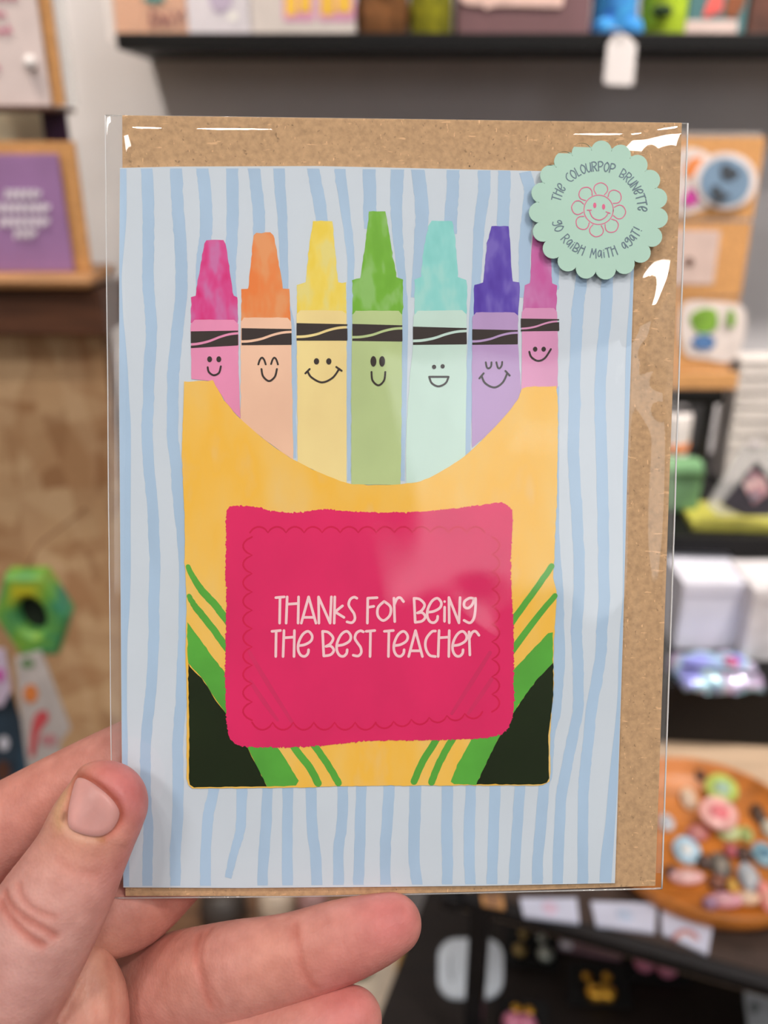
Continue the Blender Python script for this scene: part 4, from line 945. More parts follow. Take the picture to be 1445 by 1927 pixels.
t = rack_card((-150, 290, 124, 519), RY - .012, M('lavender_card', (158, 118, 168), rough=.6, var=.05, scale=20), 'lavender card with white lettering on the lower left rack ledge', z_lo, env=m_bgkraft, envpx=(-140, 266, 158, 519), film_px=None)
m_wtxt = M('soft_white_print', (236, 226, 240), rough=.7); yl_ = RY - .0135
for yb, a, b_ in ((372, 12, 86), (398, -10, 104), (424, 2, 96), (446, 30, 78)):
    Lz = []; nq = int((b_ - a) / 13)
    for q in range(nq):
        x = a + q * 13; Lz.append(cr([pl(x, yb, RY - .012), pl(x + 3, yb - 15, RY - .012), pl(x + 7, yb - 4, RY - .012), pl(x + 12, yb - 11, RY - .012)], 3))
    strokes('handwriting', Lz, .0026, 0, m_wtxt, t, mapf=lambda x, z: np.array([x, yl_, z]), nrm=(0, -1, 0))
# OSB board under the rack
m_osb, nt, b = base_mat('oriented_strand_board')
tc = nt.nodes.new('ShaderNodeTexCoord'); last = None
def vor(scale, stretch, rz, stops, tcx=tc):
    mp_ = nt.nodes.new('ShaderNodeMapping'); mp_.inputs['Scale'].default_value = stretch; mp_.inputs['Rotation'].default_value = (0, rz, 0); nt.links.new(tcx.outputs['Object'], mp_.inputs['Vector'])
    n_ = nt.nodes.new('ShaderNodeTexNoise'); n_.inputs['Scale'].default_value = 9; nt.links.new(mp_.outputs['Vector'], n_.inputs['Vector'])
    ad_ = nt.nodes.new('ShaderNodeVectorMath'); ad_.operation = 'MULTIPLY_ADD'; ad_.inputs[1].default_value = (.06, .06, .06); nt.links.new(n_.outputs['Color'], ad_.inputs[0]); nt.links.new(mp_.outputs['Vector'], ad_.inputs[2])
    v_ = nt.nodes.new('ShaderNodeTexVoronoi'); v_.inputs['Scale'].default_value = scale; nt.links.new(ad_.outputs[0], v_.inputs['Vector'])
    r_ = ramp_node(nt, stops); nt.links.new(v_.outputs['Color'], r_.inputs['Fac']); return r_.outputs['Color'], v_
c1, v1 = vor(58, (1, 1, .35), .5, [(.1, (148, 104, 66)), (.4, (190, 150, 108)), (.7, (218, 186, 146)), (.95, (168, 120, 80))])
c2, v2 = vor(40, (.4, 1, 1), -.6, [(.1, (156, 108, 68)), (.5, (210, 174, 134)), (.9, (162, 112, 72))])
mxo = nt.nodes.new('ShaderNodeMix'); mxo.data_type = 'RGBA'; mxo.inputs[0].default_value = .5
nt.links.new(c1, mxo.inputs[6]); nt.links.new(c2, mxo.inputs[7]); nt.links.new(mxo.outputs[2], b.inputs['Base Color']); b.inputs['Roughness'].default_value = .7
bp = nt.nodes.new('ShaderNodeBump'); bp.inputs['Strength'].default_value = .3; bp.inputs['Distance'].default_value = .002; nt.links.new(v1.outputs['Distance'], bp.inputs['Height']); nt.links.new(bp.outputs['Normal'], b.inputs['Normal'])
ox = atY(192, 640, RY + .02)[0]
ob = thing('strand_board', (ox - .2, RY + .03, 0), 'brown oriented strand board panel below the card rack', 'board')
box('board', (x_l, RY + .02, .0), (ox, RY + .045, fz0 - .001), m_osb, ob, .001); box('board_edge', (ox, RY + .0205, .0), (ox + .002, RY + .0445, fz0 - .0015), M('board_edge_brown', (120, 84, 52), rough=.7, var=.2, scale=80), ob)
# hexagonal ring decoration and sticker packs hanging on the board
Y = .60; hc = atY(66, 1150, Y); m_hex = M('marbled_yellow_teal', (120, 160, 70), rough=.45, scale=22, detail=2, stops=[(.30, (198, 190, 40)), (.45, (110, 168, 66)), (.55, (70, 148, 96)), (.68, (36, 122, 122))])
hx = thing('hexagon_ornament', hc + np.array([0, 0, -.042]), 'hexagonal ring ornament marbled yellow, green and teal in front of the strand board', 'ornament')
V = []; Fh = []; RO, RI, TH = .042, .016, .02
prof = [(RO, -.35), (RO, .35), (RO * .9, .5), (RI * 1.3, .5), (RI, .3), (RI, -.3), (RI * 1.3, -.5), (RO * .9, -.5)]
nh = 36; hexr = lambda a: math.cos(R(30)) / math.cos(((a + R(30)) % R(60)) - R(30))
for k in range(nh):
    a = 2 * math.pi * k / nh
    for r_, d_ in prof:
        rr = r_ * (hexr(a) if r_ > .03 else 1); V.append(hc + np.array([rr * math.sin(a) * .72, d_ * TH, rr * math.cos(a) * 1.02]))
npf = len(prof)
for k in range(nh):
    for q in range(npf): Fh.append([k * npf + q, k * npf + (q + 1) % npf, ((k + 1) % nh) * npf + (q + 1) % npf, ((k + 1) % nh) * npf + q])
mk('hexagon_ring', V, Fh, m_hex, hx, label='hexagonal ring with a round hole')
v, f = lathe([(RI * 1.02, -.002), (RI * 1.02, .002), (0, .002)], hc + np.array([0, .004, 0]), 20, axis=(0, 1, 0), sx=.75); mk('dark_hole_disc', v, f, M('dark_hole_fill', (24, 34, 22), rough=.9), hx)  # dark disc closing the ring, in place of its dark hole
v, f = tube([hc + np.array([0, .0, .040]), hc + np.array([.0, .03, .046]), hc + np.array([.0, RY + .019 - Y, .03])], .0009, 6); mk('hanging_loop', v, f, M('brown_cord', (128, 92, 62), rough=.9), hx)
def pack(px, Y, mat, label, prints, th=.002):
    P = [atY(x, y, Y) for x, y in px]; lo_ = min(P, key=lambda q: q[2])
    t = thing('sticker_pack', lo_, label, 'sticker pack')
    prism('backing_card', P, (0, th, 0), mat, t)
    for nm, pp, m_ in prints: wallprint(nm, [pl(x, y, Y) for x, y in pp], Y - .0005, m_, t)
    return t
m_or = M('orange_print', (226, 134, 70), rough=.6); m_rd = M('red_pink_print', (212, 84, 92), rough=.6); m_navy = M('navy_print', (44, 62, 78), rough=.6, var=.2)
pack([(28, 1238), (76, 1226), (132, 1372), (112, 1400), (118, 1520), (62, 1520), (40, 1360)], .585, M('pack_greyish_white', (200, 192, 190), rough=.5, var=.05), 'pale sticker pack with orange and red shapes hanging below the hexagon', [('orange_sticker', circ(58, 1305, 14, 18, 14), m_or), ('red_sticker', cr([(64, 1350), (84, 1336), (92, 1352), (74, 1378), (66, 1420), (56, 1416)], 4, True), m_rd), ('green_sticker', circ(52, 1248, 13, 10, 14), M('sage_print', (120, 150, 110), rough=.6)), ('rose_sticker', circ(92, 1392, 16, 12, 14), M('rose_print', (200, 140, 146), rough=.6))])
pack([(-60, 1228), (8, 1222), (20, 1300), (4, 1330), (-60, 1330)], .58, M('pack_lilac', (206, 190, 214), rough=.5), 'lilac sticker pack at the left edge of the photograph', [('magenta_sticker', circ(0, 1270, 9, 14, 14), M('magenta_print', (208, 90, 180), rough=.6))])
pack([(-60, 1318), (22, 1306), (52, 1400), (50, 1520), (-60, 1520)], .59, m_navy, 'dark navy card with white marks beside the pale sticker pack', [('white_mark', circ(8, 1398, 10, 14, 12), m_whiteb), ('blue_band', [(40, 1380), (52, 1420), (50, 1500), (34, 1500)], M('steel_blue_print', (52, 82, 104), rough=.6)), ('brown_mark', circ(6, 1450, 14, 20, 12), M('brown_print', (96, 62, 50), rough=.6))])

# ------------------------------------------------------------------ sticker display on the right
DY = .87
ds = thing('sticker_stand', (atY(1300, 745, DY)[0], DY + .03, 1.45 - .355), 'narrow sticker stand with a black foot ledge right of the card', 'stand')
sx_l = atY(1130, 500, DY)[0]
a0, a1, zf0, zf1 = bx(1275, 734, 1362, 761, DY - .01)
box('foot_ledge', (sx_l, DY - .012, zf0), (a1, DY + .05, zf1), m_black, ds, .002)
a0, a1, b0, b1 = bx(1275, 700, 1386, 732, DY - .004); box('kraft_lip', (sx_l, DY - .008, zf1), (a1, DY - .003, b1), m_bgkraft, ds, .001)
box('back_panel', (sx_l, DY + .035, zf1), (atY(1398, 480, DY + .035)[0], DY + .042, atY(1398, 250, DY)[2]), M('stand_grey_board', (150, 142, 138), rough=.7, var=.04), ds, .001)
for xp in (sx_l + .01, a1 - .03): box('foot', (xp, DY - .005, 1.45 - .355 + .0005), (xp + .012, DY + .045, zf0), m_blackm, ds, .001)
def kraft_board(px, Y, label, prints):
    P = [atY(x, y, Y) for x, y in px]; t = thing('sticker_card', min(P, key=lambda q: q[2]), label, 'sticker card', 'kraft sticker cards on the stand')
    prism('kraft_backing', P, (0, .004, 0), m_bgkraft, t)
    for i, (nm, pp, m_) in enumerate(prints):
        prism(nm, [atY(x, y, Y - .001 - .0007 * i) for x, y in pp], (0, .0006, 0), m_, t)
    return t
m_stw = M('sticker_white_border', (224, 212, 208), rough=.45); m_stb = M('sticker_dusty_blue', (120, 146, 172), rough=.45, var=.08, scale=30); m_stk = M('sticker_charcoal', (64, 70, 78), rough=.5)
kraft_board([(1130, 258), (1441, 258), (1417, 411), (1130, 411)], DY - .002, 'kraft sticker card with a round blue sticker and an orange and pink one', [
    ('sticker_border', cr([(1235, 330), (1262, 292), (1300, 278), (1335, 292), (1345, 330), (1338, 380), (1310, 398), (1260, 400)], 4, True), m_stw),
    ('orange_petal', cr([(1288, 320), (1300, 300), (1322, 296), (1316, 316), (1296, 336)], 4, True), m_or), ('magenta_petal', cr([(1286, 376), (1298, 354), (1310, 366), (1312, 382), (1292, 388)], 4, True), M('sticker_magenta', (198, 66, 158), rough=.5)),
    ('sticker_border', circ(1366, 340, 60, 54, 30), m_stw), ('blue_disc', circ(1365, 342, 48, 45, 28), m_stb),
    ('dark_palm', cr([(1356, 318), (1366, 308), (1380, 316), (1392, 326), (1382, 336), (1370, 340), (1360, 336)], 4, True), m_stk), ('dark_palm', cr([(1340, 352), (1352, 350), (1360, 362), (1374, 368), (1358, 378), (1350, 386), (1342, 372)], 4, True), m_stk)])
kraft_board([(1130, 419), (1415, 419), (1394, 557), (1130, 557)], DY - .001, 'kraft card holding a plain pale sticker with one brown dot', [('pale_sticker', [(1130, 430), (1356, 434), (1342, 535), (1130, 535)], M('sticker_blush', (208, 184, 176), rough=.5, var=.04)), ('brown_dot', circ(1297, 493, 8, 9, 14), M('sticker_brown', (92, 62, 48), rough=.6))])
kraft_board([(1130, 560), (1392, 560), (1372, 698), (1130, 698)], DY - .0, 'kraft card with a white edged green and blue sticker above the black foot ledge', [
    ('sticker_border', cr([(1282, 580), (1300, 566), (1350, 568), (1396, 576), (1404, 610), (1392, 660), (1370, 682), (1330, 676), (1292, 668), (1280, 630)], 4, True), m_stw),
    ('green_shape', cr([(1298, 600), (1312, 584), (1336, 580), (1350, 590), (1350, 614), (1336, 626), (1310, 624)], 4, True), M('sticker_green', (122, 164, 62), rough=.5, var=.15, scale=60)), ('blue_shape', cr([(1302, 642), (1316, 630), (1338, 632), (1346, 646), (1334, 658), (1310, 656)], 4, True), M('sticker_blue', (86, 124, 176), rough=.5)), ('leaf_shape', circ(1376, 600, 8, 18, 14), MATS['sticker_green'])])

# ------------------------------------------------------------------ tiered black display on a pale table
TZ = 1.45 - .52; BZ = 1.45 - .4535; AZ = 1.45 - .355
e0 = np.array([.0626, .466]); e1 = np.array([.258, .396]); ed = (e1 - e0) / np.linalg.norm(e1 - e0); en = np.array([-ed[1], ed[0]])   # the table's front edge runs at a slant
def tp_(u, v, z): p = e0 + ed * u + en * v; return np.array([p[0], p[1], z])
ang = math.atan2(ed[1], ed[0])
tb = thing('display_table', tp_(.4, .2, 0), 'pale wooden display table with black steel edges and legs', 'table')
prism('table_top', [tp_(-.005, .006, TZ), tp_(1.2, .006, TZ), tp_(1.2, .46, TZ), tp_(-.005, .46, TZ)], (0, 0, -.02), m_tan, tb)
prism('front_rail', [tp_(-.008, -.004, TZ + .001), tp_(1.2, -.004, TZ + .001), tp_(1.2, .006, TZ + .001), tp_(-.008, .006, TZ + .001)], (0, 0, -.009), m_blackm, tb)
prism('side_rail', [tp_(-.018, -.008, TZ + .001), tp_(-.005, -.008, TZ + .001), tp_(-.005, .46, TZ + .001), tp_(-.018, .46, TZ + .001)], (0, 0, -.009), m_blackm, tb)
for u, v in ((.010, .0), (-.012, .45), (1.19, -.002), (1.19, .45)):
    prism('leg', [tp_(u - .007, v - .004, TZ - .0082), tp_(u + .007, v - .004, TZ - .0082), tp_(u + .007, v + .007, TZ - .0082), tp_(u - .007, v + .007, TZ - .0082)], (0, 0, -(TZ - .0082)), m_blackm, tb)
prism('front_strip', [tp_(.0, .0065, TZ + .0015), tp_(1.2, .0065, TZ + .0015), tp_(1.2, .05, TZ + .0015), tp_(.0, .05, TZ + .0015)], (0, 0, -.0012), M('dark_brown_strip', (62, 48, 42), rough=.5, var=.15), tb)
LZ = 1.45 - .70
m_dkwood = M('dark_stained_shelf', (26, 19, 17), rough=.5, var=.2, scale=12, stretch=(1, 8, 1))
prism('lower_shelf', [tp_(-.075, -.06, LZ), tp_(1.2, -.06, LZ), tp_(1.2, .46, LZ), tp_(-.075, .46, LZ)], (0, 0, -.02), m_dkwood, tb)
# black tier B and upper tier A
tx0 = atZ(1262, 1345, BZ)[0] - .10
td = thing('tiered_stand', (.42, .8, TZ), 'black two tier display stand on the pale table', 'stand')
box('lower_tier', (tx0, .645, TZ + .001), (.95, .99, BZ), m_black, td, .003, rz=R(-4), pivot=(.25, .645, TZ))
box('upper_tier', (tx0, .745, AZ - .017), (.95, .995, AZ), m_black, td, .002, rz=R(-4), pivot=(.35, .745, AZ))
for x in (tx0 + .03, .9): box('support', (x, .93, BZ), (x + .012, .945, AZ - .017), m_black, td, .001)
# white card boxes on the lower tier
def top_box(px0, px1, pyb, pyt, Yf, z0, depth, mat, label, name='card_box', cat='box', lid=None, rz=0):
    x0, x1, _, z1 = bx(px0, pyt, px1, pyb, Yf); t = thing(name, ((x0 + x1) / 2, Yf + depth / 2, z0), label, cat)
    box('box_body', (x0, Yf, z0 + .0005), (x1, Yf + depth, z1), mat, t, .0015, rz=rz, pivot=(x0, Yf, z0))
    box('box_lid' if lid is None else lid, (x0 - .001, Yf - .001, z1 - .012), (x1 + .001, Yf + depth + .001, z1 + .001), mat, t, .001, rz=rz, pivot=(x0, Yf, z0)); return t
top_box(1278, 1402, 1222, 1098, .70, BZ, .066, m_whiteb, 'plain white card box on the lower black tier')
top_box(1408, 1500, 1240, 1112, .68, BZ, .06, M('white_box_board', (218, 214, 218), rough=.6), 'second white box at the right edge on the lower black tier')
# iridescent pouch lying on the lower tier
pc = atZ(1345, 1268, BZ + .0015); pt = thing('iridescent_pouch', pc, 'shiny iridescent blue and lilac pouch lying on the lower black tier', 'pouch')
m_holo = M('iridescent_foil', (170, 170, 250), rough=.22, metal=.35, scale=28, detail=2, stops=[(.28, (120, 130, 236)), (.42, (172, 176, 250)), (.5, (176, 226, 236)), (.58, (222, 196, 236)), (.7, (214, 220, 244))])
V = []; Fh = []; nx_, ny_ = 17, 13
for j in range(ny_):
    for i in range(nx_):
        u = i / (nx_ - 1) * 2 - 1; v_ = j / (ny_ - 1) * 2 - 1; h = .012 * max(0, (1 - u ** 4) * (1 - v_ ** 4)) ** .6
        V.append(pc + np.array([u * .041 * (1 - .12 * v_ ** 2), v_ * .030 * (1 - .10 * u ** 2), h + .002 * math.sin(9 * u + 4 * v_)]))
for j in range(ny_ - 1):
    for i in range(nx_ - 1): Fh.append([j * nx_ + i, j * nx_ + i + 1, (j + 1) * nx_ + i + 1, (j + 1) * nx_ + i])
Fh.append([0] + [j * nx_ for j in range(1, ny_)] + [(ny_ - 1) * nx_ + i for i in range(1, nx_)] + [j * nx_ + nx_ - 1 for j in range(ny_ - 2, -1, -1)] + [i for i in range(nx_ - 2, 0, -1)])
mk('pouch_body', V, Fh, m_holo, pt, smooth=True)
v, f = tube(cr([pc + np.array([-.034, -.006, .0125]), pc + np.array([-.01, -.013, .0145]), pc + np.array([.02, -.017, .013]), pc + np.array([.036, -.008, .008]), pc + np.array([.037, .014, .006])], 6), .0014, 6); mk('black_zip', v, f, m_black, pt, smooth=True)
v, f = lathe([(0, 0), (.006, .001), (.007, .004), (0, .006)], pc + np.array([.012, -.002, .012]), 12); mk('red_badge', v, f, M('red_badge_enamel', (206, 96, 140), rough=.4), pt, smooth=True)
# things on the upper tier
top_box(1302, 1500, 1034, 988, .765, AZ, .06, M('lime_yellow_board', (178, 174, 76), rough=.55, var=.05), 'low lime yellow tray box on the upper black tier', 'tray_box', rz=R(-4))
zl = AZ + .028
x0, x1, z0, z1 = bx(1258, 870, 1322, 1012, .80)
t = thing('green_pouch', ((x0 + x1) / 2, .81, AZ), 'soft green fabric pouch standing left of the lime tray box', 'pouch')
box('pouch_body', (x0 - .02, .80, AZ + .0005), (x1, .825, z1), M('green_fabric', (108, 150, 108), rough=.9, var=.18, scale=35, bump=.5), t, .009); box('pouch_seam', (x0 - .018, .798, z1 - .014), (x1 - .002, .802, z1 - .011), M('dark_green_seam', (72, 104, 64), rough=.9), t, .001)
x0, x1, z0, z1 = bx(1262, 790, 1312, 872, .835)
t = thing('candle_jar', ((x0 + x1) / 2, .86, AZ), 'white candle jar with an orange band behind the green pouch', 'jar')
rj = (x1 - x0) / 2 + .004; v, f = lathe([(rj * .94, 0), (rj, .004), (rj, z1 - AZ - .006), (rj * .9, z1 - AZ), (rj * .8, z1 - AZ - .004)], ((x0 + x1) / 2, .87, AZ), 24); mk('jar_body', v, f, M('jar_white', (214, 206, 204), rough=.4), t, smooth=True)
zb = atY(1290, 862, .84)[2]; v, f = lathe([(rj * 1.01, 0), (rj * 1.02, .002), (rj * 1.02, .008), (rj * 1.01, .010)], ((x0 + x1) / 2, .87, zb), 24); mk('orange_band', v, f, m_or, t, smooth=True)
# clear packet with a dark triangle, leaning on the tray box
Yp = .755
tp3 = [(1330, 950), (1400, 836), (1480, 846), (1480, 975), (1350, 968)]
t = thing('sticker_pack', atY(1410, 975, Yp), 'clear packet with a dark iridescent triangle leaning above the lime tray', 'sticker pack')
prism('clear_packet', [atY(x, y, Yp) for x, y in tp3], (0, .002, 0), film('packet_haze', 1.5, .06, haze=.35), t)
prism('dark_triangle', [atY(x, y, Yp - .001) for x, y in ((1356, 950), (1424, 868), (1480, 940), (1470, 968), (1400, 972))], (0, .0008, 0), M('triangle_dark', (60, 58, 66), rough=.3, var=.2), t)
prism('iridescent_patch', [atY(x, y, Yp - .002) for x, y in ((1398, 912), (1416, 884), (1440, 902), (1448, 926), (1418, 948))], (0, .0008, 0), M('triangle_iris', (190, 150, 160), rough=.3, scale=60, stops=[(.35, (70, 120, 136)), (.5, (206, 150, 158)), (.65, (236, 226, 220))]), t)
box('hang_tab', tuple(atY(1420, 842, Yp) - np.array([.006, 0, .002])), tuple(atY(1420, 842, Yp) + np.array([.006, .002, .006])), m_white, t)
# paper bag with faint lines behind it
x0, x1, z0, z1 = bx(1372, 680, 1520, 985, .885)
t = thing('paper_bag', ((x0 + x1) / 2, .90, AZ), 'greyish white paper bag with faint printed lines at the right', 'paper bag')
box('bag_body', (x0, .885, AZ + .0005), (x1, .925, z1), M('bag_paper', (200, 192, 188), rough=.8, var=.05, scale=25, bump=.15), t, .002, rx=R(-3))
for q in range(7): box('printed_line', (x0 + .004, .8838 + .0000, AZ + .04 + q * .016), (x1 - .004, .8846, AZ + .0412 + q * .016), M('faint_grey_print', (164, 158, 156), rough=.8), t, 0, rx=R(-3), pivot=((x0 + x1) / 2, .905, AZ + .0005))

# ------------------------------------------------------------------ round wooden dish of enamel pins
dc_ = np.array([.255, .517, TZ + .001]); DR = .085
m_dish = M('amber_bamboo', (196, 118, 46), rough=.4, var=.12, scale=30, stretch=(1, 5, 1))
ds_ = thing('wooden_dish', dc_, 'round amber wooden dish full of enamel pins and badges', 'dish')
v, f = lathe([(.0, .003), (DR * .88, .003), (DR * .95, .010), (DR * .98, .016), (DR, .016), (DR * 1.02, .010), (DR * .96, .0), (0, 0)], dc_, 48); mk('dish_bowl', v, f, m_dish, ds_, smooth=True)
v, f = lathe([(DR * .97, .0155), (DR * .985, .0185), (DR * 1.01, .0175), (DR * 1.015, .014)], dc_, 48, caps=False); mk('dish_rim', v, f, m_dish, ds_, smooth=True)
PINS = [((1358, 1484), 36, 28, (176, 196, 96), (154, 184, 164), 'large lime and mint round badge at the back of the dish'), ((1352, 1530), 40, 30, (244, 176, 170), (226, 116, 124), 'large pink oval badge with a red centre in the dish'),
        ((1292, 1600), 27, 25, (168, 204, 226), (222, 226, 228), 'round pale blue badge with a white centre at the left of the dish'), ((1292, 1650), 34, 12, (226, 176, 176), (236, 196, 192), 'pink elongated pin below the pale blue badge'),
        ((1356, 1628), 22, 22, (96, 90, 84), (150, 140, 128), 'dark grey round pin in the middle of the dish'), ((1372, 1566), 26, 16, (186, 196, 134), (206, 208, 170), 'pale sage green pin under the pink badge'),
        ((1312, 1568), 22, 14, (188, 112, 116), (210, 150, 140), 'dull rose pin left of the sage pin'), ((1296, 1504), 18, 22, (214, 186, 160), (226, 204, 184), 'cream pin near the back left of the dish'),
        ((1404, 1570), 13, 14, (176, 190, 120), (150, 170, 100), 'small moss green pin right of the sage pin'), ((1438, 1608), 24, 22, (132, 172, 190), (84, 130, 156), 'blue round badge at the right of the dish'),
        ((1410, 1652), 20, 26, (168, 176, 186), (196, 200, 204), 'silver grey pin beside the brass stud'), ((1444, 1690), 16, 26, (232, 146, 140), (240, 176, 160), 'salmon badge at the right front of the dish'),
        ((1364, 1694), 34, 12, (214, 156, 172), (226, 180, 188), 'rose pink elongated pin at the front of the dish'), ((1378, 1668), 9, 11, (222, 172, 74), (240, 204, 120), 'small brass stud at the front of the dish'),
        ((1406, 1690), 24, 11, (236, 196, 168), (244, 214, 190), 'peach bar shaped pin at the front of the dish'), ((1254, 1548), 16, 16, (206, 206, 210), (176, 190, 208), 'pale grey round pin at the left rim of the dish'),
        ((1428, 1532), 15, 22, (70, 54, 44), (96, 72, 58), 'dark brown upright pin at the right of the dish'), ((1376, 1600), 14, 12, (178, 82, 96), (206, 120, 128), 'small crimson pin near the centre of the dish'),
        ((1318, 1456), 13, 14, (74, 52, 46), (110, 80, 66), 'small dark pin behind the cream pin'), ((1336, 1700), 14, 10, (150, 120, 150), (190, 160, 190), 'small mauve pin at the front left of the dish'),
        ((1326, 1622), 15, 13, (58, 44, 42), (120, 96, 88), 'small black pin between the pale blue badge and the grey pin'), ((1352, 1660), 20, 14, (112, 64, 48), (160, 104, 84), 'small russet pin in front of the grey pin'),
        ((1400, 1606), 16, 14, (66, 46, 40), (104, 74, 64), 'dark chocolate pin left of the blue badge'), ((1264, 1640), 13, 11, (64, 46, 46), (120, 90, 90), 'tiny dark pin at the left front of the dish'), ((1448, 1560), 16, 16, (190, 186, 170), (214, 206, 190), 'pale beige pin behind the blue badge')]
for i, ((px, py), rw, rh, c1_, c2_, lb) in enumerate(PINS):
    zp = dc_[2] + .0032 + (.012 if i == 1 else .006 if i in (0, 13) else 0.0)
    c = atZ(px, py, zp + .004); sc = .62 / F
    ax = np.array([.05 * math.sin(i * 2.1), -.35 - .1 * math.cos(i), 1.0]); ax /= np.linalg.norm(ax)
    t = thing('enamel_pin', c, lb, 'pin', 'enamel pins in the wooden dish')
    rx_ = rw * sc; ry_ = rh * sc / .82
    v, f = lathe([(0, -.003), (rx_ * .9, -.003), (rx_, -.0015), (rx_, .0005), (rx_ * .93, .0015), (0, .0022)], c, 18, axis=ax, sy=ry_ / rx_)
    mk('pin_base', v, f, M('pin_rim_%d' % i, c1_, rough=.35, var=.12, scale=160, coat=.3), t, smooth=True)
    v, f = lathe([(rx_ * .52, .0018), (rx_ * .46, .0027), (0, .0032)], c, 14, axis=ax, sy=ry_ / rx_ * .9); mk('pin_centre', v, f, M('pin_centre_%d' % i, c2_, rough=.3, var=.1, scale=160, coat=.3), t, smooth=True)

# ------------------------------------------------------------------ small white print cards along the table's front edge
FC = [((978, 1690), (1085, 1690), (1090, 1735), (986, 1722)), ((1112, 1696), (1236, 1700), (1232, 1754), (1122, 1740)), ((1244, 1702), (1342, 1738), (1332, 1795), (1246, 1755)), ((905, 1683), (945, 1684), (950, 1708), (908, 1700))]
FL = ['white print card lying nearest the middle of the table edge', 'white print card lying in the middle of the row at the table edge', 'white print card with a rainbow lying beside the dish', 'narrow tan card at the left end of the table edge']
for i, (P, lb) in enumerate(zip(FC, FL)):
    W_ = [atZ(x, y, TZ + .004) for x, y in P]; t = thing('print_card', np.mean(W_, 0) - np.array([0, 0, .003]), lb, 'print card', 'print cards along the table edge')
    prism('card_sheet', W_, (0, 0, -.003), m_bgkraft if i == 3 else M('print_card_white', (206, 210, 232), rough=.5, var=.02), t)
    if i == 2:
        arc = lambda rr: [atZ(1290 + rr * math.cos(R(a)), 1772 - rr * .9 * math.sin(R(a)), TZ + .0046) for a in range(10, 171, 20)]
        for rr, cc in ((24, (196, 130, 140)), (17, (214, 176, 168))):
            v, f = tube(arc(rr), .0011, 5); mk('rainbow_arc', v, f, M('rainbow_%d' % rr, cc, rough=.6), t)
    else:
        c = np.mean(W_, 0); v, f = lathe([(.006, 0), (.005, .0006), (0, .0007)], c + np.array([0, 0, .0001]), 14); mk('printed_motif', v, f, M('motif_%d' % i, ((214, 190, 214), (186, 200, 226), 0, (150, 110, 80))[i], rough=.6), t)

# ------------------------------------------------------------------ jewellery on the dark lower shelf
def lying(name, px, label, cat, mat, th=.003, z=LZ, prt='card_sheet', group=None):
    W_ = [atZ(x, y, z + th + .0006) for x, y in px]; t = thing(name, np.mean(W_, 0) - np.array([0, 0, th]), label, cat, group); prism(prt, W_, (0, 0, -th), mat, t); return t
t = lying('display_card', rrect(824, 1766, 947, 1876, 34, 5), 'white rounded display card behind the black table leg', 'display card', M('display_card_white', (214, 224, 236), rough=.5, var=.03), .004)
v, f = tube(cr([atZ(900, 1800, LZ + .006), atZ(908, 1815, LZ + .006), atZ(896, 1832, LZ + .006), atZ(905, 1848, LZ + .006)], 5), .0012, 5); mk('grey_squiggle', v, f, M('grey_ink', (160, 168, 176), rough=.6), t)
v, f = tube(cr([atZ(850, 1800, LZ + .006), atZ(846, 1822, LZ + .006), atZ(852, 1846, LZ + .006)], 5), .0009, 5); mk('grey_line', v, f, MATS['grey_ink'], t)
m_gold = M('gold_metal', (226, 172, 66), rough=.25, var=.08, metal=.9); m_brass = M('aged_brass', (150, 128, 80), rough=.35, var=.1, metal=.7); m_silver = M('silver_metal', (176, 184, 176), rough=.3, var=.1, metal=.8); m_pinke = M('pink_enamel', (206, 122, 152), rough=.3, var=.06)
m_pad = M('black_velvet', (14, 13, 15), rough=.95, var=.1)
def earring_card(px, label, drops):
    t = lying('earring_card', px, label, 'earrings', m_pad, .004, prt='black_card', group='earring cards on the lower shelf')
    for (sx_, sy_), (ex, ey), rr, mt_, stud in drops:
        a = atZ(sx_, sy_, LZ + .009); e = atZ(ex, ey, LZ + .010)
        v, f = lathe([(0, -.0015), (.0042, -.001), (.0048, .0005), (.003, .002), (0, .0026)], a, 12); d = mk('earring', v, f, stud, t, smooth=True)
        v, f = lathe([(0, -rr * .7), (rr * .7, -rr * .5), (rr, 0), (rr * .7, rr * .5), (0, rr * .7)], e, 14); mk('drop', v, f, mt_, d, smooth=True)
        v, f = tube([a, (a + e) / 2 + np.array([0, 0, .001]), e], .0009, 5); mk('hook', v, f, stud, d)
    return t
earring_card([(1072, 1810), (1182, 1818), (1190, 1892), (1068, 1886)], 'black card with a pair of gold ball drop earrings', [((1104, 1838), (1120, 1868), .0095, m_gold, m_gold), ((1142, 1838), (1140, 1868), .0095, m_gold, m_gold)])
earring_card([(952, 1740), (1048, 1748), (1052, 1822), (948, 1812)], 'black card with brass and silver drop earrings behind the rounded white card', [((985, 1758), (978, 1788), .007, m_brass, m_brass), ((1020, 1766), (1026, 1796), .008, m_silver, m_silver)])
earring_card([(1180, 1770), (1300, 1800), (1300, 1850), (1178, 1838)], 'black card with a pair of round pink earrings', [((1208, 1806), (1212, 1812), .0095, m_pinke, m_pinke), ((1250, 1816), (1254, 1822), .0095, m_pinke, m_pinke)])
earring_card([(940, 1878), (1032, 1884), (1036, 1990), (936, 1990)], 'black card with pink drop earrings on gold studs at the bottom', [((972, 1898), (964, 1922), .009, m_pinke, m_gold), ((996, 1902), (990, 1926), .009, m_pinke, m_gold)])
t = lying('display_card', [(1052, 1768), (1172, 1792), (1168, 1806), (1052, 1784)], 'dusky mauve strip card on the lower shelf', 'display card', M('mauve_strip', (128, 100, 110), rough=.5, var=.15), .003)
prism('pale_end', [atZ(x, y, LZ + .0045) for x, y in ((1054, 1770), (1076, 1774), (1076, 1786), (1054, 1782))], (0, 0, -.0006), m_whiteb, t)
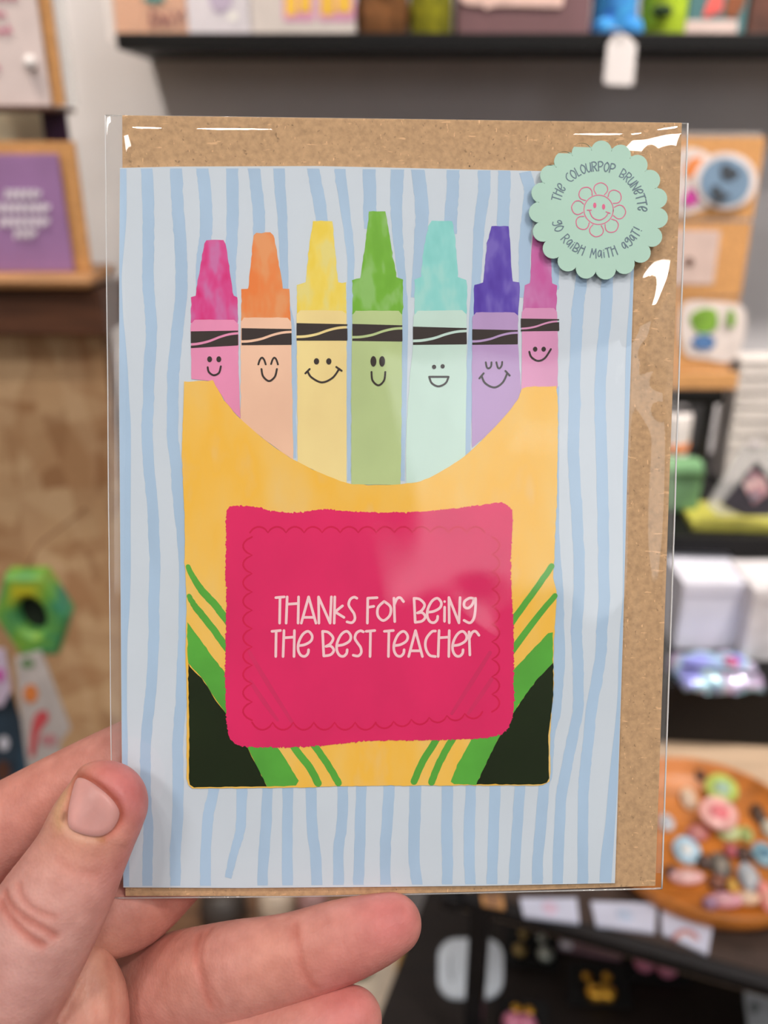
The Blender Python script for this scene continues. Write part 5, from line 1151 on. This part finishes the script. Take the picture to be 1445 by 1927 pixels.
t = lying('display_card', [(1392, 1768), (1408, 1756), (1500, 1766), (1500, 1850), (1398, 1822)], 'large pale blue white card at the right of the lower shelf', 'display card', M('pale_blue_card', (196, 208, 222), rough=.5), .004)
prism('card_label', [atZ(x, y, LZ + .0052) for x, y in ((1420, 1790), (1480, 1800), (1480, 1815), (1420, 1802))], (0, 0, -.0004), m_white, t)
t = lying('display_card', cr([(1402, 1858), (1420, 1852), (1444, 1872), (1462, 1900), (1450, 1950), (1416, 1960), (1406, 1910)], 4, True), 'white teardrop shaped card at the bottom right corner', 'display card', M('teardrop_card', (202, 212, 222), rough=.5), .004)
prism('grey_motif', [atZ(x, y, LZ + .0052) for x, y in circ(1420, 1895, 9, 12, 12)], (0, 0, -.0004), M('motif_grey', (130, 140, 148), rough=.6), t)
# cream framed tray at the left below the hand, standing on the floor side unit
UZ = 1.45 - .78
un = thing('side_cabinet', (-.16, .62, 0), 'brown wooden side cabinet low behind the hand', 'cabinet')
box('cabinet_body', (-.62, .42, .0), (.012, .73, UZ - .02), m_walnut, un, .003); box('cabinet_top', (-.63, .40, UZ - .02), (.02, .735, UZ), M('cabinet_top_wood', (112, 82, 60), rough=.5, var=.2, scale=10, stretch=(1, 7, 1)), un, .003)
for q in range(2): box('cabinet_door', (-.61 + q * .31, .412, .04), (-.305 + q * .31, .42, UZ - .03), m_walnut, un, .002)
tr0 = [(560, 1800), (700, 1752), (758, 1786), (742, 1990), (560, 1990)]
W_ = [atZ(x, y, UZ + .020) for x, y in tr0]
t = thing('framed_tray', np.mean(W_, 0) - np.array([0, 0, .019]), 'cream tray with a golden wooden rim under the ring finger', 'tray')
prism('tray_base', W_, (0, 0, -.019), M('tray_cream', (216, 202, 184), rough=.5, var=.06, scale=30), t)
v, f = tube(np.array(W_ + [W_[0]]), .006, 8); mk('golden_rim', v, f, M('golden_wood', (204, 158, 84), rough=.4, var=.1), t)
v, f = lathe([(0, 0), (.016, .001), (.018, .012), (.010, .022), (0, .024)], atZ(672, 1822, UZ + .0206), 16); 
gj = mk('green_candle', v, f, M('dull_green_wax', (96, 100, 70), rough=.6, var=.1), None, smooth=True, label='small dull green candle standing on the cream tray', cat='candle')
wv, wf = tube([atZ(672, 1822, UZ + .043), atZ(672, 1822, UZ + .049)], .0006, 5); mk('wick', wv, wf, m_black, gj)
for (px, py, rr, cc, lb) in ((520, 1702, .02, (186, 168, 150), 'pale beige pot on the cabinet just under the card'), (420, 1706, .026, (60, 52, 48), 'dark round pot on the cabinet just under the card'), (590, 1704, .017, (150, 112, 110), 'dusty rose pot on the cabinet just under the card')):
    c = atZ(px, py, UZ + .02); c[2] = UZ; t = thing('small_pot', c, lb, 'pot', 'small pots on the cabinet')
    v, f = lathe([(rr * .7, 0.0005), (rr, .01), (rr * .95, .03), (rr * .8, .036), (rr * .7, .034), (0, .03)], c, 18); mk('pot_body', v, f, M('pot_%d' % px, cc, rough=.5, var=.1), t, smooth=True)
    v, f = lathe([(rr * .82, .035), (rr * .9, .037), (rr * .9, .040), (0, .042)], c, 18); mk('pot_lid', v, f, MATS['pot_%d' % px], t, smooth=True)
